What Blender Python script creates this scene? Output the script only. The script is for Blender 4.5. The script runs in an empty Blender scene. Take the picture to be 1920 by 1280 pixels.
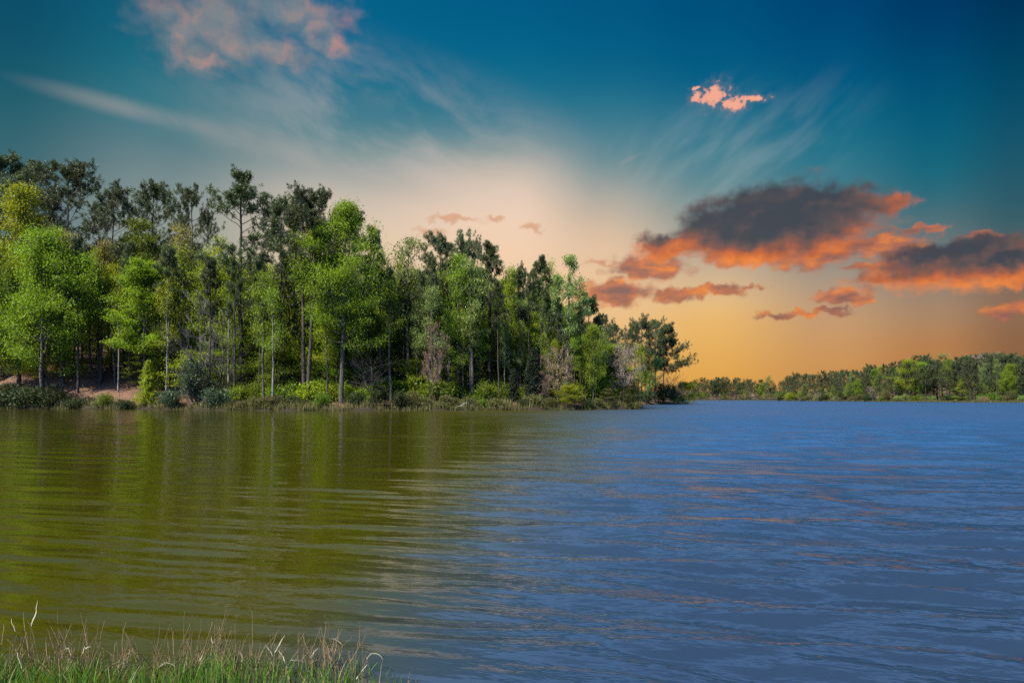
import bpy, math, random
import numpy as np

scene = bpy.context.scene
COL = scene.collection
R = math.radians
F = 1280.0            # focal length in photo pixels (24 mm on 36 mm, 1920 px)
HZ = 747.5            # horizon row in the photo
EYE = 1.6             # camera height over the water

# ---------------------------------------------------------------- camera
cam_d = bpy.data.cameras.new("camera")
cam_d.sensor_width = 36.0
cam_d.lens = 24.0
cam_d.shift_y = (HZ - 640.0) / 1920.0
cam_d.clip_start = 0.05
cam_d.clip_end = 6000.0
cam = bpy.data.objects.new("camera", cam_d)
cam.location = (0, 0, EYE)
cam.rotation_euler = (R(90), 0, 0)
COL.objects.link(cam)
scene.camera = cam

# ---------------------------------------------------------------- exposure
scene.view_settings.view_transform = 'Standard'
scene.view_settings.look = 'None'
scene.view_settings.exposure = 1.35
scene.view_settings.gamma = 1.0
scene.cycles.max_bounces = 5
scene.cycles.diffuse_bounces = 3
scene.cycles.glossy_bounces = 3
scene.cycles.transmission_bounces = 4
scene.cycles.use_denoising = False
scene.cycles.sample_clamp_indirect = 4.0
scene.cycles.caustics_reflective = False
scene.cycles.caustics_refractive = False

SUN_EL, SUN_AZ = 52.0, -136.0      # azimuth from +Y (view direction) towards +X
sun_vec = (math.sin(R(SUN_AZ)) * math.cos(R(SUN_EL)), math.cos(R(SUN_AZ)) * math.cos(R(SUN_EL)), math.sin(R(SUN_EL)))


def lin(c):
    c = c / 255.0
    return c / 12.92 if c <= 0.04045 else ((c + 0.055) / 1.055) ** 2.4


def rgb(r, g, b):
    return (lin(r), lin(g), lin(b))


# ---------------------------------------------------------------- sky
world = bpy.data.worlds.new("World")
scene.world = world
world.use_nodes = True
world.cycles.sampling_method = 'MANUAL'
world.cycles.sample_map_resolution = 512


class NG:
    """Small helper that writes node chains."""

    def __init__(self, tree):
        self.t = tree

    def _set(self, sock, v):
        if hasattr(v, 'is_linked') or isinstance(v, bpy.types.NodeSocket):
            self.t.links.new(v, sock)
        else:
            sock.default_value = v

    def math(self, op, a, b=None, c=None, clamp=False):
        n = self.t.nodes.new('ShaderNodeMath')
        n.operation = op
        n.use_clamp = clamp
        self._set(n.inputs[0], a)
        if b is not None:
            self._set(n.inputs[1], b)
        if c is not None:
            self._set(n.inputs[2], c)
        return n.outputs[0]

    def vec(self, op, a, b=None, scale=None):
        n = self.t.nodes.new('ShaderNodeVectorMath')
        n.operation = op
        self._set(n.inputs[0], a)
        if b is not None:
            self._set(n.inputs[1], b)
        if scale is not None:
            self._set(n.inputs['Scale'], scale)
        return n.outputs['Value'] if op in ('DISTANCE', 'LENGTH', 'DOT_PRODUCT') else n.outputs['Vector']

    def mapping(self, v, loc=(0, 0, 0), rot=(0, 0, 0), sc=(1, 1, 1), kind='TEXTURE'):
        n = self.t.nodes.new('ShaderNodeMapping')
        n.vector_type = kind
        self._set(n.inputs['Vector'], v)
        n.inputs['Location'].default_value = loc
        n.inputs['Rotation'].default_value = rot
        n.inputs['Scale'].default_value = sc
        return n.outputs[0]

    def noise(self, v, scale, detail=3.0, rough=0.55, dist=0.0, color=False, dims='3D'):
        n = self.t.nodes.new('ShaderNodeTexNoise')
        n.noise_dimensions = dims
        self._set(n.inputs['Vector'], v)
        n.inputs['Scale'].default_value = scale
        n.inputs['Detail'].default_value = detail
        n.inputs['Roughness'].default_value = rough
        n.inputs['Distortion'].default_value = dist
        return n.outputs['Color'] if color else n.outputs[0]

    def mix(self, f, a, b, blend='MIX'):
        n = self.t.nodes.new('ShaderNodeMix')
        n.data_type = 'RGBA'
        n.blend_type = blend
        self._set(n.inputs[0], f)
        for s, v in ((n.inputs[6], a), (n.inputs[7], b)):
            if isinstance(v, tuple) and len(v) == 3:
                v = v + (1.0,)
            self._set(s, v)
        return n.outputs[2]

    def smooth(self, x, lo, hi, a=0.0, b=1.0):
        n = self.t.nodes.new('ShaderNodeMapRange')
        n.interpolation_type = 'SMOOTHSTEP'
        self._set(n.inputs[0], x)
        n.inputs[1].default_value = lo
        n.inputs[2].default_value = hi
        n.inputs[3].default_value = a
        n.inputs[4].default_value = b
        return n.outputs[0]

    def ramp(self, x, stops):
        n = self.t.nodes.new('ShaderNodeValToRGB')
        cr = n.color_ramp
        while len(cr.elements) < len(stops):
            cr.elements.new(0.5)
        for e, (p, c) in zip(cr.elements, stops):
            e.position = p
            e.color = (*c, 1.0)
        self._set(n.inputs[0], x)
        return n.outputs[0]


def sky_ae(px, py):
    """Direction of a photo pixel as azimuth / elevation in degrees."""
    t = (px - 960) / F
    az = math.atan(t)
    return math.degrees(az), math.degrees(math.atan((HZ - py) / F * math.cos(az)))


def build_sky():
    nt = world.node_tree
    nt.nodes.clear()
    g = NG(nt)
    tc = nt.nodes.new('ShaderNodeTexCoord').outputs['Generated']
    d = g.vec('NORMALIZE', tc)
    sep = nt.nodes.new('ShaderNodeSeparateXYZ')
    nt.links.new(d, sep.inputs[0])
    az = g.math('MULTIPLY', g.math('ARCTAN2', sep.outputs[0], sep.outputs[1]), 57.29578)
    el = g.math('MULTIPLY', g.math('ARCSINE', sep.outputs[2]), 57.29578)
    comb = nt.nodes.new('ShaderNodeCombineXYZ')
    nt.links.new(az, comb.inputs[0])
    nt.links.new(el, comb.inputs[1])
    p = comb.outputs[0]

    # clear sky: at nine azimuths a ramp over elevation, blended in between
    cols = [
        (0, [(0, 10, 72, 105), (130, 20, 86, 110), (250, 46, 98, 114), (400, 80, 110, 125), (600, 110, 130, 140), (740, 130, 140, 140)]),
        (300, [(0, 8, 86, 122), (130, 26, 106, 132), (200, 54, 116, 136), (290, 94, 122, 136), (400, 140, 150, 155), (740, 170, 165, 150)]),
        (640, [(0, 4, 92, 138), (110, 8, 102, 142), (210, 38, 114, 140), (300, 124, 146, 154), (370, 200, 184, 180), (450, 224, 198, 180), (740, 215, 185, 140)]),
        (960, [(0, 2, 86, 134), (110, 4, 98, 140), (200, 30, 112, 144), (270, 96, 134, 150), (335, 212, 190, 182), (400, 238, 205, 188), (500, 238, 200, 175), (600, 236, 192, 138), (740, 232, 180, 100)]),
        (1130, [(0, 2, 82, 130), (110, 2, 92, 136), (200, 30, 110, 142), (300, 92, 134, 150), (370, 168, 162, 160), (450, 224, 190, 168), (550, 230, 190, 156), (650, 232, 180, 112), (740, 226, 168, 84)]),
        (1330, [(0, 0, 74, 124), (140, 0, 90, 134), (230, 30, 110, 142), (340, 88, 134, 150), (430, 148, 152, 152), (500, 196, 170, 152), (560, 224, 182, 136), (600, 230, 180, 112), (690, 220, 160, 82), (740, 216, 156, 78)]),
        (1560, [(0, 0, 61, 114), (150, 0, 86, 132), (250, 16, 106, 138), (340, 54, 118, 142), (430, 98, 124, 134), (520, 166, 146, 136), (600, 196, 152, 116), (680, 200, 142, 86), (740, 196, 138, 80)]),
        (1750, [(0, 0, 50, 100), (150, 0, 76, 120), (300, 12, 100, 128), (400, 48, 104, 122), (520, 138, 126, 122), (600, 172, 132, 102), (650, 178, 122, 78), (740, 180, 120, 70)]),
        (1910, [(0, 0, 42, 84), (200, 0, 78, 112), (400, 40, 90, 106), (500, 100, 100, 100), (560, 140, 108, 92), (640, 140, 98, 70), (740, 135, 95, 65)]),
    ]
    e01 = g.math('MULTIPLY', el, 1 / 36.0)
    base, prev = None, None
    for (px, stops) in cols:
        n = nt.nodes.new('ShaderNodeValToRGB')
        cr = n.color_ramp
        cr.interpolation = 'B_SPLINE'
        st = sorted((max(0.0, min(1.0, sky_ae(px, y)[1] / 36.0)), rgb(r_, g_, b_)) for (y, r_, g_, b_) in stops)
        while len(cr.elements) < len(st):
            cr.elements.new(0.5)
        st = [(q, (c[0] * 1.04, c[1] * 1.07, c[2] * 0.96)) for q, c in st]
        for e, (q, c) in zip(cr.elements, st):
            e.position = q
            e.color = (*c, 1)
        nt.links.new(e01, n.inputs[0])
        a = sky_ae(px, 300)[0]
        base = n.outputs[0] if base is None else g.mix(g.smooth(az, prev, a), base, n.outputs[0])
        prev = a

    # thin high cirrus, combed along a slanting direction
    big = g.vec('SCALE', g.vec('SUBTRACT', g.noise(p, 0.10, 1.0, color=True, dims='2D'), (0.5, 0.5, 0.5)), scale=2.6)
    pw = g.vec('ADD', p, big)
    ci = g.noise(g.mapping(pw, rot=(0, 0, R(-20)), sc=(11.0, 4.2, 1)), 1.0, 6.0, 0.60, dims='2D')
    ci2 = g.noise(g.mapping(pw, rot=(0, 0, R(36)), sc=(7.0, 1.9, 1)), 1.0, 5.0, 0.55, dims='2D')
    reg = g.smooth(g.vec('LENGTH', g.mapping(p, loc=(*sky_ae(760, 270), 0), rot=(0, 0, R(-14)), sc=(24, 8.0, 1))), 1.0, 0.1)
    reg2 = g.smooth(g.vec('LENGTH', g.mapping(p, loc=(*sky_ae(1340, 300), 0), rot=(0, 0, R(10)), sc=(14, 6.5, 1))), 1.0, 0.1)
    base = g.mix(g.math('MULTIPLY', g.smooth(ci, 0.34, 0.72), g.math('MULTIPLY', reg, 0.34)), base, rgb(214, 196, 188))
    base = g.mix(g.math('MULTIPLY', g.smooth(ci2, 0.34, 0.76), g.math('MULTIPLY', reg2, 0.28)), base, rgb(160, 176, 180))
    pw2 = g.vec('ADD', p, g.vec('SCALE', big, scale=0.08))
    for (x, y, rx, ry, ang, k) in ((245, 206, 8.5, 0.95, -4, 0.42), (450, 262, 8, 1.8, -6, 0.26), (700, 190, 3.2, 1.2, -5, 0.18), (1180, 297, 1.6, .30, 20, .30), (640, 318, 12, 1.8, -12, .3)):
        q = g.vec('LENGTH', g.mapping(pw2, loc=(*sky_ae(x, y), 0), rot=(0, 0, R(ang)), sc=(rx, ry, 1)))
        s = g.math('MULTIPLY', g.smooth(q, 1.0, 0.0), g.smooth(ci, 0.25, 0.65, 0.35, 1.0))
        base = g.mix(g.math('MULTIPLY', s, k), base, rgb(172, 166, 162))

    last = [None]

    def blobs_at(q, puff, blobs, amp):
        """Billowing density: soft union of lumps plus noise."""
        if last[0] is not None:       # each evaluation waits for the one before (keeps the shader stack small)
            q = g.vec('ADD', q, g.math('MULTIPLY', last[0], 1e-7))
        acc = None
        for (x, y, rx, ry) in blobs:
            a, e = sky_ae(x, y)
            kx, ky = 22.3 / rx, 22.3 / ry
            n = nt.nodes.new('ShaderNodeVectorMath')
            n.operation = 'MULTIPLY_ADD'
            nt.links.new(q, n.inputs[0])
            n.inputs[1].default_value = (kx, ky, 0)
            n.inputs[2].default_value = (-a * kx, -e * ky, 0)
            v = g.math('SUBTRACT', 1.0, g.vec('LENGTH', n.outputs[0]))
            acc = v if acc is None else g.math('SMOOTH_MAX', acc, v, 0.25)
        out = g.math('MULTIPLY_ADD', g.math('SUBTRACT', puff, 0.5), amp, acc)
        last[0] = out
        return out

    def warped(q):
        wv = g.vec('SUBTRACT', g.noise(q, 0.62, 3.0, 0.55, color=True, dims='2D'), (0.5, 0.5, 0.5))
        puff = g.noise(g.mapping(q, sc=(1.5, 0.9, 1)), 0.55, 5.0, 0.52, dims='2D')
        return g.vec('MULTIPLY_ADD' if False else 'ADD', q, g.vec('MULTIPLY', wv, (2.6, 1.7, 0))), puff

    qa, puff_a = warped(p)

    # pink fair-weather cloud, small lit puffs, thin scraps
    dp = blobs_at(qa, puff_a, [(400, 45, 105, 62), (430, 85, 80, 30), (520, 20, 120, 36), (590, 52, 60, 24), (625, 84, 48, 15), (345, 70, 55, 40), (500, 92, 90, 22), (385, 108, 40, 16)], 1.5)
    ap = g.math('MULTIPLY', g.smooth(dp, -0.45, 1.1), 0.78)
    pcol = g.ramp(g.noise(g.vec('ADD', qa, (31.0, 7.0, 0)), 0.33, 5.0, 0.6, dims='2D'), [(0.34, rgb(116, 134, 143)), (0.52, rgb(150, 142, 142)), (0.66, rgb(186, 146, 136)), (0.80, rgb(228, 148, 120))])
    base = g.mix(ap, base, pcol)
    dq = blobs_at(g.vec('ADD', p, g.vec('SCALE', g.vec('SUBTRACT', qa, p), scale=0.30)), g.noise(p, 1.9, 4.0, 0.6, dims='2D'), [(1340, 180, 28, 20), (1378, 195, 26, 13), (1306, 184, 14, 12), (1408, 186, 32, 6), (1302, 165, 9, 3.5)], 1.9)
    base = g.mix(g.math('MULTIPLY', g.smooth(dq, -0.7, 0.4), 0.25), base, rgb(140, 132, 142))
    base = g.mix(g.math('MULTIPLY', g.smooth(dq, 0.10, 0.50), 0.95), base, g.ramp(dq, [(0.1, rgb(216, 150, 140)), (0.6, rgb(246, 172, 144))]))
    dt = blobs_at(qa, puff_a, [(850, 413, 70, 9), (990, 427, 32, 9), (800, 432, 40, 8), (935, 410, 22, 6), (1120, 494, 46, 6)], 1.3)
    base = g.mix(g.math('MULTIPLY', g.smooth(dt, -0.05, 0.75), 0.65), base, rgb(208, 150, 112))

    # the sunset bank: density here against density lower down tells where the low light reaches
    bank = [
        (1375, 428, 112, 54), (1465, 402, 105, 58), (1560, 394, 98, 38), (1635, 388, 62, 17), (1455, 450, 165, 42), (1325, 448, 62, 36), (1510, 378, 60, 32), (1400, 392, 56, 30),
        (1775, 506, 130, 32), (1850, 494, 95, 34), (1770, 474, 66, 22), (1845, 464, 38, 22), (1690, 522, 80, 15), (1910, 518, 50, 18), (1240, 462, 56, 24)]
    scraps = [(1400, 480, 100, 18), (1520, 484, 74, 18), (1635, 460, 90, 17), (1700, 470, 60, 14), (1215, 500, 88, 24), (1150, 548, 88, 27), (1265, 553, 52, 15), (1345, 545, 62, 14), (1400, 540, 30, 7),
              (1512, 587, 84, 8), (1580, 555, 58, 14), (1900, 580, 38, 13), (1725, 430, 46, 8), (1832, 440, 26, 8), (1620, 496, 55, 8)]
    ds = blobs_at(qa, puff_a, scraps, 1.1)
    tops = g.math('MULTIPLY_ADD', g.math('SUBTRACT', g.noise(g.mapping(p, loc=(5, 3, 0), sc=(2.2, .8, 1)), 0.9, 4.0, 0.55, dims='2D'), 0.5), 1.6, 0.45)
    scol = g.ramp(tops, [(0.10, rgb(128, 94, 90)), (0.50, rgb(186, 112, 82)), (0.85, rgb(240, 138, 62))])
    base = g.mix(g.math('MULTIPLY', g.smooth(ds, -0.15, 0.50), 0.92), base, scol)
    d0 = blobs_at(qa, puff_a, bank, 1.0)
    pb_ = g.vec('ADD', p, g.vec('ADD', (0.3, -1.45, 0), g.math('MULTIPLY', d0, 1e-7)))
    qb, puff_b = warped(pb_)
    d1 = blobs_at(qb, puff_b, bank, 1.0)
    al = g.smooth(d0, -0.24, 0.46)
    lit = g.smooth(d1, 0.85, -0.80, 0.06, 0.88)
    lit = g.math('MULTIPLY_ADD', g.math('SUBTRACT', 0.30, d0), 0.10, lit)
    lit = g.math('MULTIPLY_ADD', g.math('SUBTRACT', puff_a, 0.5), 0.45, lit)
    ccol = g.ramp(lit, [(0.06, rgb(66, 70, 79)), (0.28, rgb(98, 82, 82)), (0.50, rgb(140, 90, 76)), (0.74, rgb(200, 108, 64)), (0.97, rgb(246, 142, 68))])
    base = g.mix(g.math('MULTIPLY', al, 0.96), base, ccol)

    sky = nt.nodes.new('ShaderNodeTexSky')
    sky.sky_type = 'NISHITA'
    sky.sun_disc = False
    sky.sun_elevation = R(SUN_EL)
    sky.sun_rotation = R(SUN_AZ)
    sky.air_density = 1.0
    sky.dust_density = 0.3
    sky.ozone_density = 2.0
    tint = g.mix(1.0, sky.outputs[0], (0.55, 0.85, 1.40), 'MULTIPLY')
    bg1 = nt.nodes.new('ShaderNodeBackground')
    nt.links.new(tint, bg1.inputs[0])
    bg1.inputs[1].default_value = 0.09
    bg2 = nt.nodes.new('ShaderNodeBackground')
    nt.links.new(base, bg2.inputs[0])
    bg2.inputs[1].default_value = 0.395
    aaz = g.math('ABSOLUTE', az)
    nt.links.new(g.mix(g.smooth(el, 30.5, 39.0), base, (0.42, 0.90, 1.95)), bg2.inputs[0])  # bright blue band above the view, added for the water to reflect
    m = g.math('MULTIPLY', g.smooth(el, 68.0, 50.0), g.smooth(aaz, 66.0, 44.0))
    mx = nt.nodes.new('ShaderNodeMixShader')
    nt.links.new(m, mx.inputs[0])
    nt.links.new(bg1.outputs[0], mx.inputs[1])
    nt.links.new(bg2.outputs[0], mx.inputs[2])
    out = nt.nodes.new('ShaderNodeOutputWorld')
    nt.links.new(mx.outputs[0], out.inputs[0])


build_sky()

# ---------------------------------------------------------------- sun
sd = bpy.data.lights.new("sun", 'SUN')
sd.energy = 5.0
sd.angle = R(0.53)
sd.color = (1.0, 0.95, 0.86)
sun = bpy.data.objects.new("sun", sd)
COL.objects.link(sun)
from mathutils import Vector
sun.rotation_euler = Vector(sun_vec).to_track_quat('Z', 'Y').to_euler()


# ---------------------------------------------------------------- mesh helpers
def new_mesh(name, verts, faces, mat=None, smooth=False, tone=None):
    me = bpy.data.meshes.new(name)
    me.from_pydata(np.asarray(verts, dtype=float).tolist(), [], faces.tolist() if hasattr(faces, 'tolist') else faces)
    if mat is not None:
        me.materials.append(mat)
    if smooth:
        me.polygons.foreach_set('use_smooth', np.ones(len(me.polygons), dtype=bool))
    if tone is not None:
        a = me.attributes.new('tone', 'FLOAT', 'POINT')
        a.data.foreach_set('value', np.asarray(tone, dtype=np.float32))
    me.update()
    return me


def link(name, me, parent=None):
    o = bpy.data.objects.new(name, me)
    COL.objects.link(o)
    if parent is not None:
        o.parent = parent
    return o


LABELS = set()


def tag(o, label, cat, group=None, kind=None):
    o['label'] = label
    o['category'] = cat
    if group:
        o['group'] = group
    if kind:
        o['kind'] = kind
    return o


class Wood:
    """Collects tapered tubes into one mesh."""

    def __init__(self):
        self.v, self.f, self.n = [], [], 0

    def tube(self, pts, rad, sides=5):
        pts = np.asarray(pts, float)
        n = len(pts)
        tan = np.gradient(pts, axis=0)
        tan /= np.linalg.norm(tan, axis=1)[:, None] + 1e-9
        ref = np.array([0.0, 0.0, 1.0]) if abs(tan[0, 2]) < 0.8 else np.array([1.0, 0.0, 0.0])
        a = np.cross(tan, ref)
        a /= np.linalg.norm(a, axis=1)[:, None] + 1e-9
        b = np.cross(tan, a)
        th = np.arange(sides) * (2 * math.pi / sides)
        rad = np.asarray(rad, float)[:, None, None]
        ring = pts[:, None, :] + rad * (np.cos(th)[None, :, None] * a[:, None, :] + np.sin(th)[None, :, None] * b[:, None, :])
        base = self.n
        self.v.append(ring.reshape(-1, 3))
        for i in range(n - 1):
            for j in range(sides):
                k = (j + 1) % sides
                self.f.append((base + i * sides + j, base + i * sides + k, base + (i + 1) * sides + k, base + (i + 1) * sides + j))
        self.n += n * sides

    def mesh(self, name, mat):
        return new_mesh(name, np.concatenate(self.v), self.f, mat, True)


def unit(v):
    v = np.asarray(v, float)
    return v / (np.linalg.norm(v, axis=-1, keepdims=True) + 1e-9)


def leaf_mesh(name, rng, anchors, m, spread, size, mat, flat=0.7, up=0.7, aspect=0.6, jit=0.35):
    """Diamond leaves (4 vertices each), m round every anchor."""
    anchors = np.asarray(anchors, float)
    N = len(anchors)
    g = rng.normal(size=(N, m, 3)) * np.array([spread, spread, spread * flat])
    c = (anchors[:, None, :] + g).reshape(-1, 3)
    n = unit(rng.normal(size=c.shape) + np.array([0, 0, up * 1.6]))
    t = unit(np.cross(n, rng.normal(size=c.shape)))
    b = np.cross(n, t)
    s = size * (1 + jit * rng.uniform(-1, 1, size=(len(c), 1)))
    l, w = s * 0.5, s * 0.5 * aspect
    v = np.stack([c - t * l, c + b * w - t * l * 0.1, c + t * l, c - b * w - t * l * 0.1], axis=1).reshape(-1, 3)
    k = np.arange(len(c)) * 4
    f = np.stack([k, k + 1, k + 2, k + 3], axis=1)
    ct = np.repeat(rng.uniform(0, 1, size=N), m)
    tone = np.clip(0.55 * ct + 0.45 * rng.uniform(0, 1, size=len(c)), 0, 1)
    return new_mesh(name, v, f, mat, False, np.repeat(tone, 4))


def needle_mesh(name, rng, tufts, dirs, m, length, width, mat, cone=0.9):
    """Pine needles: thin triangles bursting out of every tuft."""
    tufts = np.asarray(tufts, float)
    dirs = unit(np.asarray(dirs, float))
    N = len(tufts)
    d = unit(rng.normal(size=(N, m, 3)) * cone + dirs[:, None, :] * 0.9 + np.array([0, 0, 0.25]))
    L = length * rng.uniform(0.65, 1.2, size=(N, m, 1))
    base = tufts[:, None, :] + rng.normal(size=(N, m, 3)) * 0.07
    side = unit(np.cross(d, rng.normal(size=d.shape))) * width
    v = np.stack([base - side * 0.5, base + d * L * 0.7 - side * .5, base + d * L, base + side * 0.5 + d * L * 0.45], axis=2).reshape(-1, 3)
    k = np.arange(N * m) * 4
    f = np.stack([k, k + 1, k + 2, k + 3], axis=1)
    tone = np.clip(0.6 * np.repeat(rng.uniform(0, 1, N), m) + 0.4 * rng.uniform(0, 1, N * m), 0, 1)
    return new_mesh(name, v, f, mat, False, np.repeat(tone, 4))


# ---------------------------------------------------------------- materials
def principled(name):
    m = bpy.data.materials.new(name)
    m.use_nodes = True
    nt = m.node_tree
    return m, nt, nt.nodes['Principled BSDF'], NG(nt)


def leaf_mat(name, dark, light, trans=0.45, rough=0.55, spec=0.25, hue=0.032, yellow=None):
    m = bpy.data.materials.new(name)
    m.use_nodes = True
    nt = m.node_tree
    nt.nodes.clear()
    g = NG(nt)
    at = nt.nodes.new('ShaderNodeAttribute')
    at.attribute_name = 'tone'
    oi = nt.nodes.new('ShaderNodeObjectInfo')
    c = g.mix(at.outputs['Fac'], dark, light)
    hs = nt.nodes.new('ShaderNodeHueSaturation')
    nt.links.new(g.math('MULTIPLY_ADD', oi.outputs['Random'], hue, 0.5 - hue / 2), hs.inputs['Hue'])
    nt.links.new(g.math('MULTIPLY_ADD', oi.outputs['Random'], 0.35, 0.82), hs.inputs['Value'])
    hs.inputs['Saturation'].default_value = 1.0
    nt.links.new(c, hs.inputs['Color'])
    col = hs.outputs[0]
    pb = nt.nodes.new('ShaderNodeBsdfPrincipled')
    nt.links.new(col, pb.inputs['Base Color'])
    pb.inputs['Roughness'].default_value = rough
    pb.inputs['Specular IOR Level'].default_value = spec
    tr = nt.nodes.new('ShaderNodeBsdfTranslucent')
    nt.links.new(g.mix(1.0, col, (1.25, 1.15, 0.6), 'MULTIPLY'), tr.inputs[0])
    mx = nt.nodes.new('ShaderNodeMixShader')
    mx.inputs[0].default_value = trans
    nt.links.new(pb.outputs[0], mx.inputs[1])
    nt.links.new(tr.outputs[0], mx.inputs[2])
    out = nt.nodes.new('ShaderNodeOutputMaterial')
    nt.links.new(mx.outputs[0], out.inputs[0])
    return m


def bark_mat(name, c1, c2, scale=6.0):
    m, nt, pb, g = principled(name)
    tc = nt.nodes.new('ShaderNodeTexCoord').outputs['Object']
    n = g.noise(g.mapping(tc, sc=(1, 1, 3.5)), scale, 5.0, 0.65)
    nt.links.new(g.ramp(n, [(0.32, c1), (0.68, c2)]), pb.inputs['Base Color'])
    pb.inputs['Roughness'].default_value = 0.9
    pb.inputs['Specular IOR Level'].default_value = 0.15
    b = nt.nodes.new('ShaderNodeBump')
    b.inputs['Strength'].default_value = 0.6
    b.inputs['Distance'].default_value = 0.05
    nt.links.new(n, b.inputs['Height'])
    nt.links.new(b.outputs[0], pb.inputs['Normal'])
    return m


M = {
    'spring': leaf_mat('spring_leaf', (0.070, 0.115, 0.007), (0.235, 0.320, 0.018), 0.44),
    'lime': leaf_mat('lime_leaf', (0.110, 0.150, 0.006), (0.300, 0.350, 0.014), 0.44),
    'mid': leaf_mat('mid_leaf', (0.044, 0.078, 0.006), (0.155, 0.225, 0.016), 0.44),
    'pale': leaf_mat('pale_leaf', (0.095, 0.140, 0.030), (0.230, 0.290, 0.075), 0.38),
    'ochre': leaf_mat('ochre_leaf', (0.120, 0.105, 0.028), (0.270, 0.240, 0.070), 0.45, hue=0.03),
    'rust': leaf_mat('rust_bud', (0.150, 0.095, 0.050), (0.270, 0.185, 0.100), 0.35, hue=0.03),
    'pink': leaf_mat('pink_bud', (0.180, 0.125, 0.090), (0.290, 0.215, 0.160), 0.3, hue=0.02),
    'pine': leaf_mat('pine_needle', (0.030, 0.043, 0.013), (0.090, 0.110, 0.032), 0.2, 0.5, 0.3, hue=0.03),
    'cedar': leaf_mat('cedar_spray', (0.010, 0.016, 0.007), (0.026, 0.036, 0.013), 0.1, hue=0.02),
    'holly': leaf_mat('holly_leaf', (0.020, 0.042, 0.016), (0.066, 0.095, 0.044), 0.15, 0.45, 0.3, hue=0.02),
    'bush': leaf_mat('bush_leaf', (0.010, 0.020, 0.005), (0.042, 0.062, 0.013), 0.3, hue=0.05),
    'goldbush': leaf_mat('golden_bush_leaf', (0.050, 0.052, 0.013), (0.125, 0.120, 0.030), 0.3, hue=0.04),
    'straw': leaf_mat('straw_blade', (0.12, 0.09, 0.035), (0.30, 0.23, 0.10), 0.25, hue=0.02),
    'blade': leaf_mat('grass_blade', (0.030, 0.075, 0.008), (0.100, 0.190, 0.016), 0.45, hue=0.02),
    'bankgrass': leaf_mat('bank_grass', (0.040, 0.046, 0.010), (0.150, 0.130, 0.042), 0.3, hue=0.02),
    'pinebark': bark_mat('pine_bark', (0.020, 0.016, 0.013), (0.075, 0.058, 0.047)),
    'greybark': bark_mat('grey_bark', (0.026, 0.022, 0.018), (0.095, 0.082, 0.070)),
    'palebark': bark_mat('pale_bark', (0.080, 0.070, 0.060), (0.210, 0.190, 0.170)),
    'drywood': bark_mat('bleached_wood', (0.35, 0.32, 0.28), (0.55, 0.52, 0.47)),
}

# ---------------------------------------------------------------- terrain
def P(px, D):
    return ((px - 960) / F * D, D)


PX_S = np.array([-700, -300, 0, 120, 250, 330, 400, 520, 600, 800, 900, 1000, 1100, 1196])
D_S = np.array([112, 112, 110, 108, 106, 101, 95, 92, 91, 91, 93, 95, 97, 104])
POLY_L = [P(a, b) for a, b in zip(PX_S, D_S)] + [P(1200, 112), P(1198, 140), P(1210, 172), P(1235, 190), P(1262, 196), P(1277, 206), P(1276, 232), P(1262, 275), P(1215, 330), P(1000, 420), P(400, 420), P(-900, 400)]
FAR = [(1180, 760), (1290, 720), (1330, 690), (1400, 672), (1453, 655), (1462, 560), (1500, 500), (1560, 440), (1640, 372), (1700, 345), (1780, 318), (1850, 295), (1930, 278), (2100, 255), (2600, 240)]
POLY_R = [P(a, b) for a, b in FAR] + [(900, 300), (1500, 900), (1200, 2400), (-1500, 2400), (-1300, 900), (0, 900)]
BANK = [(-60, 6.5), (-20, 5.2), (-6, 4.3), (-3, 3.98), (-2, 3.86), (-1.2, 3.90), (-0.7, 3.74), (-0.35, 3.55), (-0.05, 3.35), (0.5, 3.0), (2, 2.7), (8, 2.2), (60, 0.5), (60, -60), (-60, -60)]


def sdist(poly, X, Y):
    """Signed distance to a polygon, positive inside."""
    X = np.asarray(X, float)
    Y = np.asarray(Y, float)
    dmin = np.full(X.shape, 1e18)
    inside = np.zeros(X.shape, bool)
    n = len(poly)
    for i in range(n):
        x0, y0 = poly[i]
        x1, y1 = poly[(i + 1) % n]
        dx, dy = x1 - x0, y1 - y0
        t = np.clip(((X - x0) * dx + (Y - y0) * dy) / (dx * dx + dy * dy), 0, 1)
        dmin = np.minimum(dmin, (X - x0 - t * dx) ** 2 + (Y - y0 - t * dy) ** 2)
        c = (y0 > Y) != (y1 > Y)
        with np.errstate(divide='ignore', invalid='ignore'):
            xi = (x1 - x0) * (Y - y0) / (y1 - y0 + 1e-12) + x0
        inside ^= c & (X < xi)
    return np.sqrt(dmin) * np.where(inside, 1, -1)


def bumps(X, Y):
    return (np.sin(X * 0.31 + 1.3) * np.sin(Y * 0.27 + 0.4) + 0.6 * np.sin(X * 0.83 + Y * 0.41) + 0.5 * np.sin(X * 0.23 - Y * 0.71 + 2.0)) / 2.1


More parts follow.
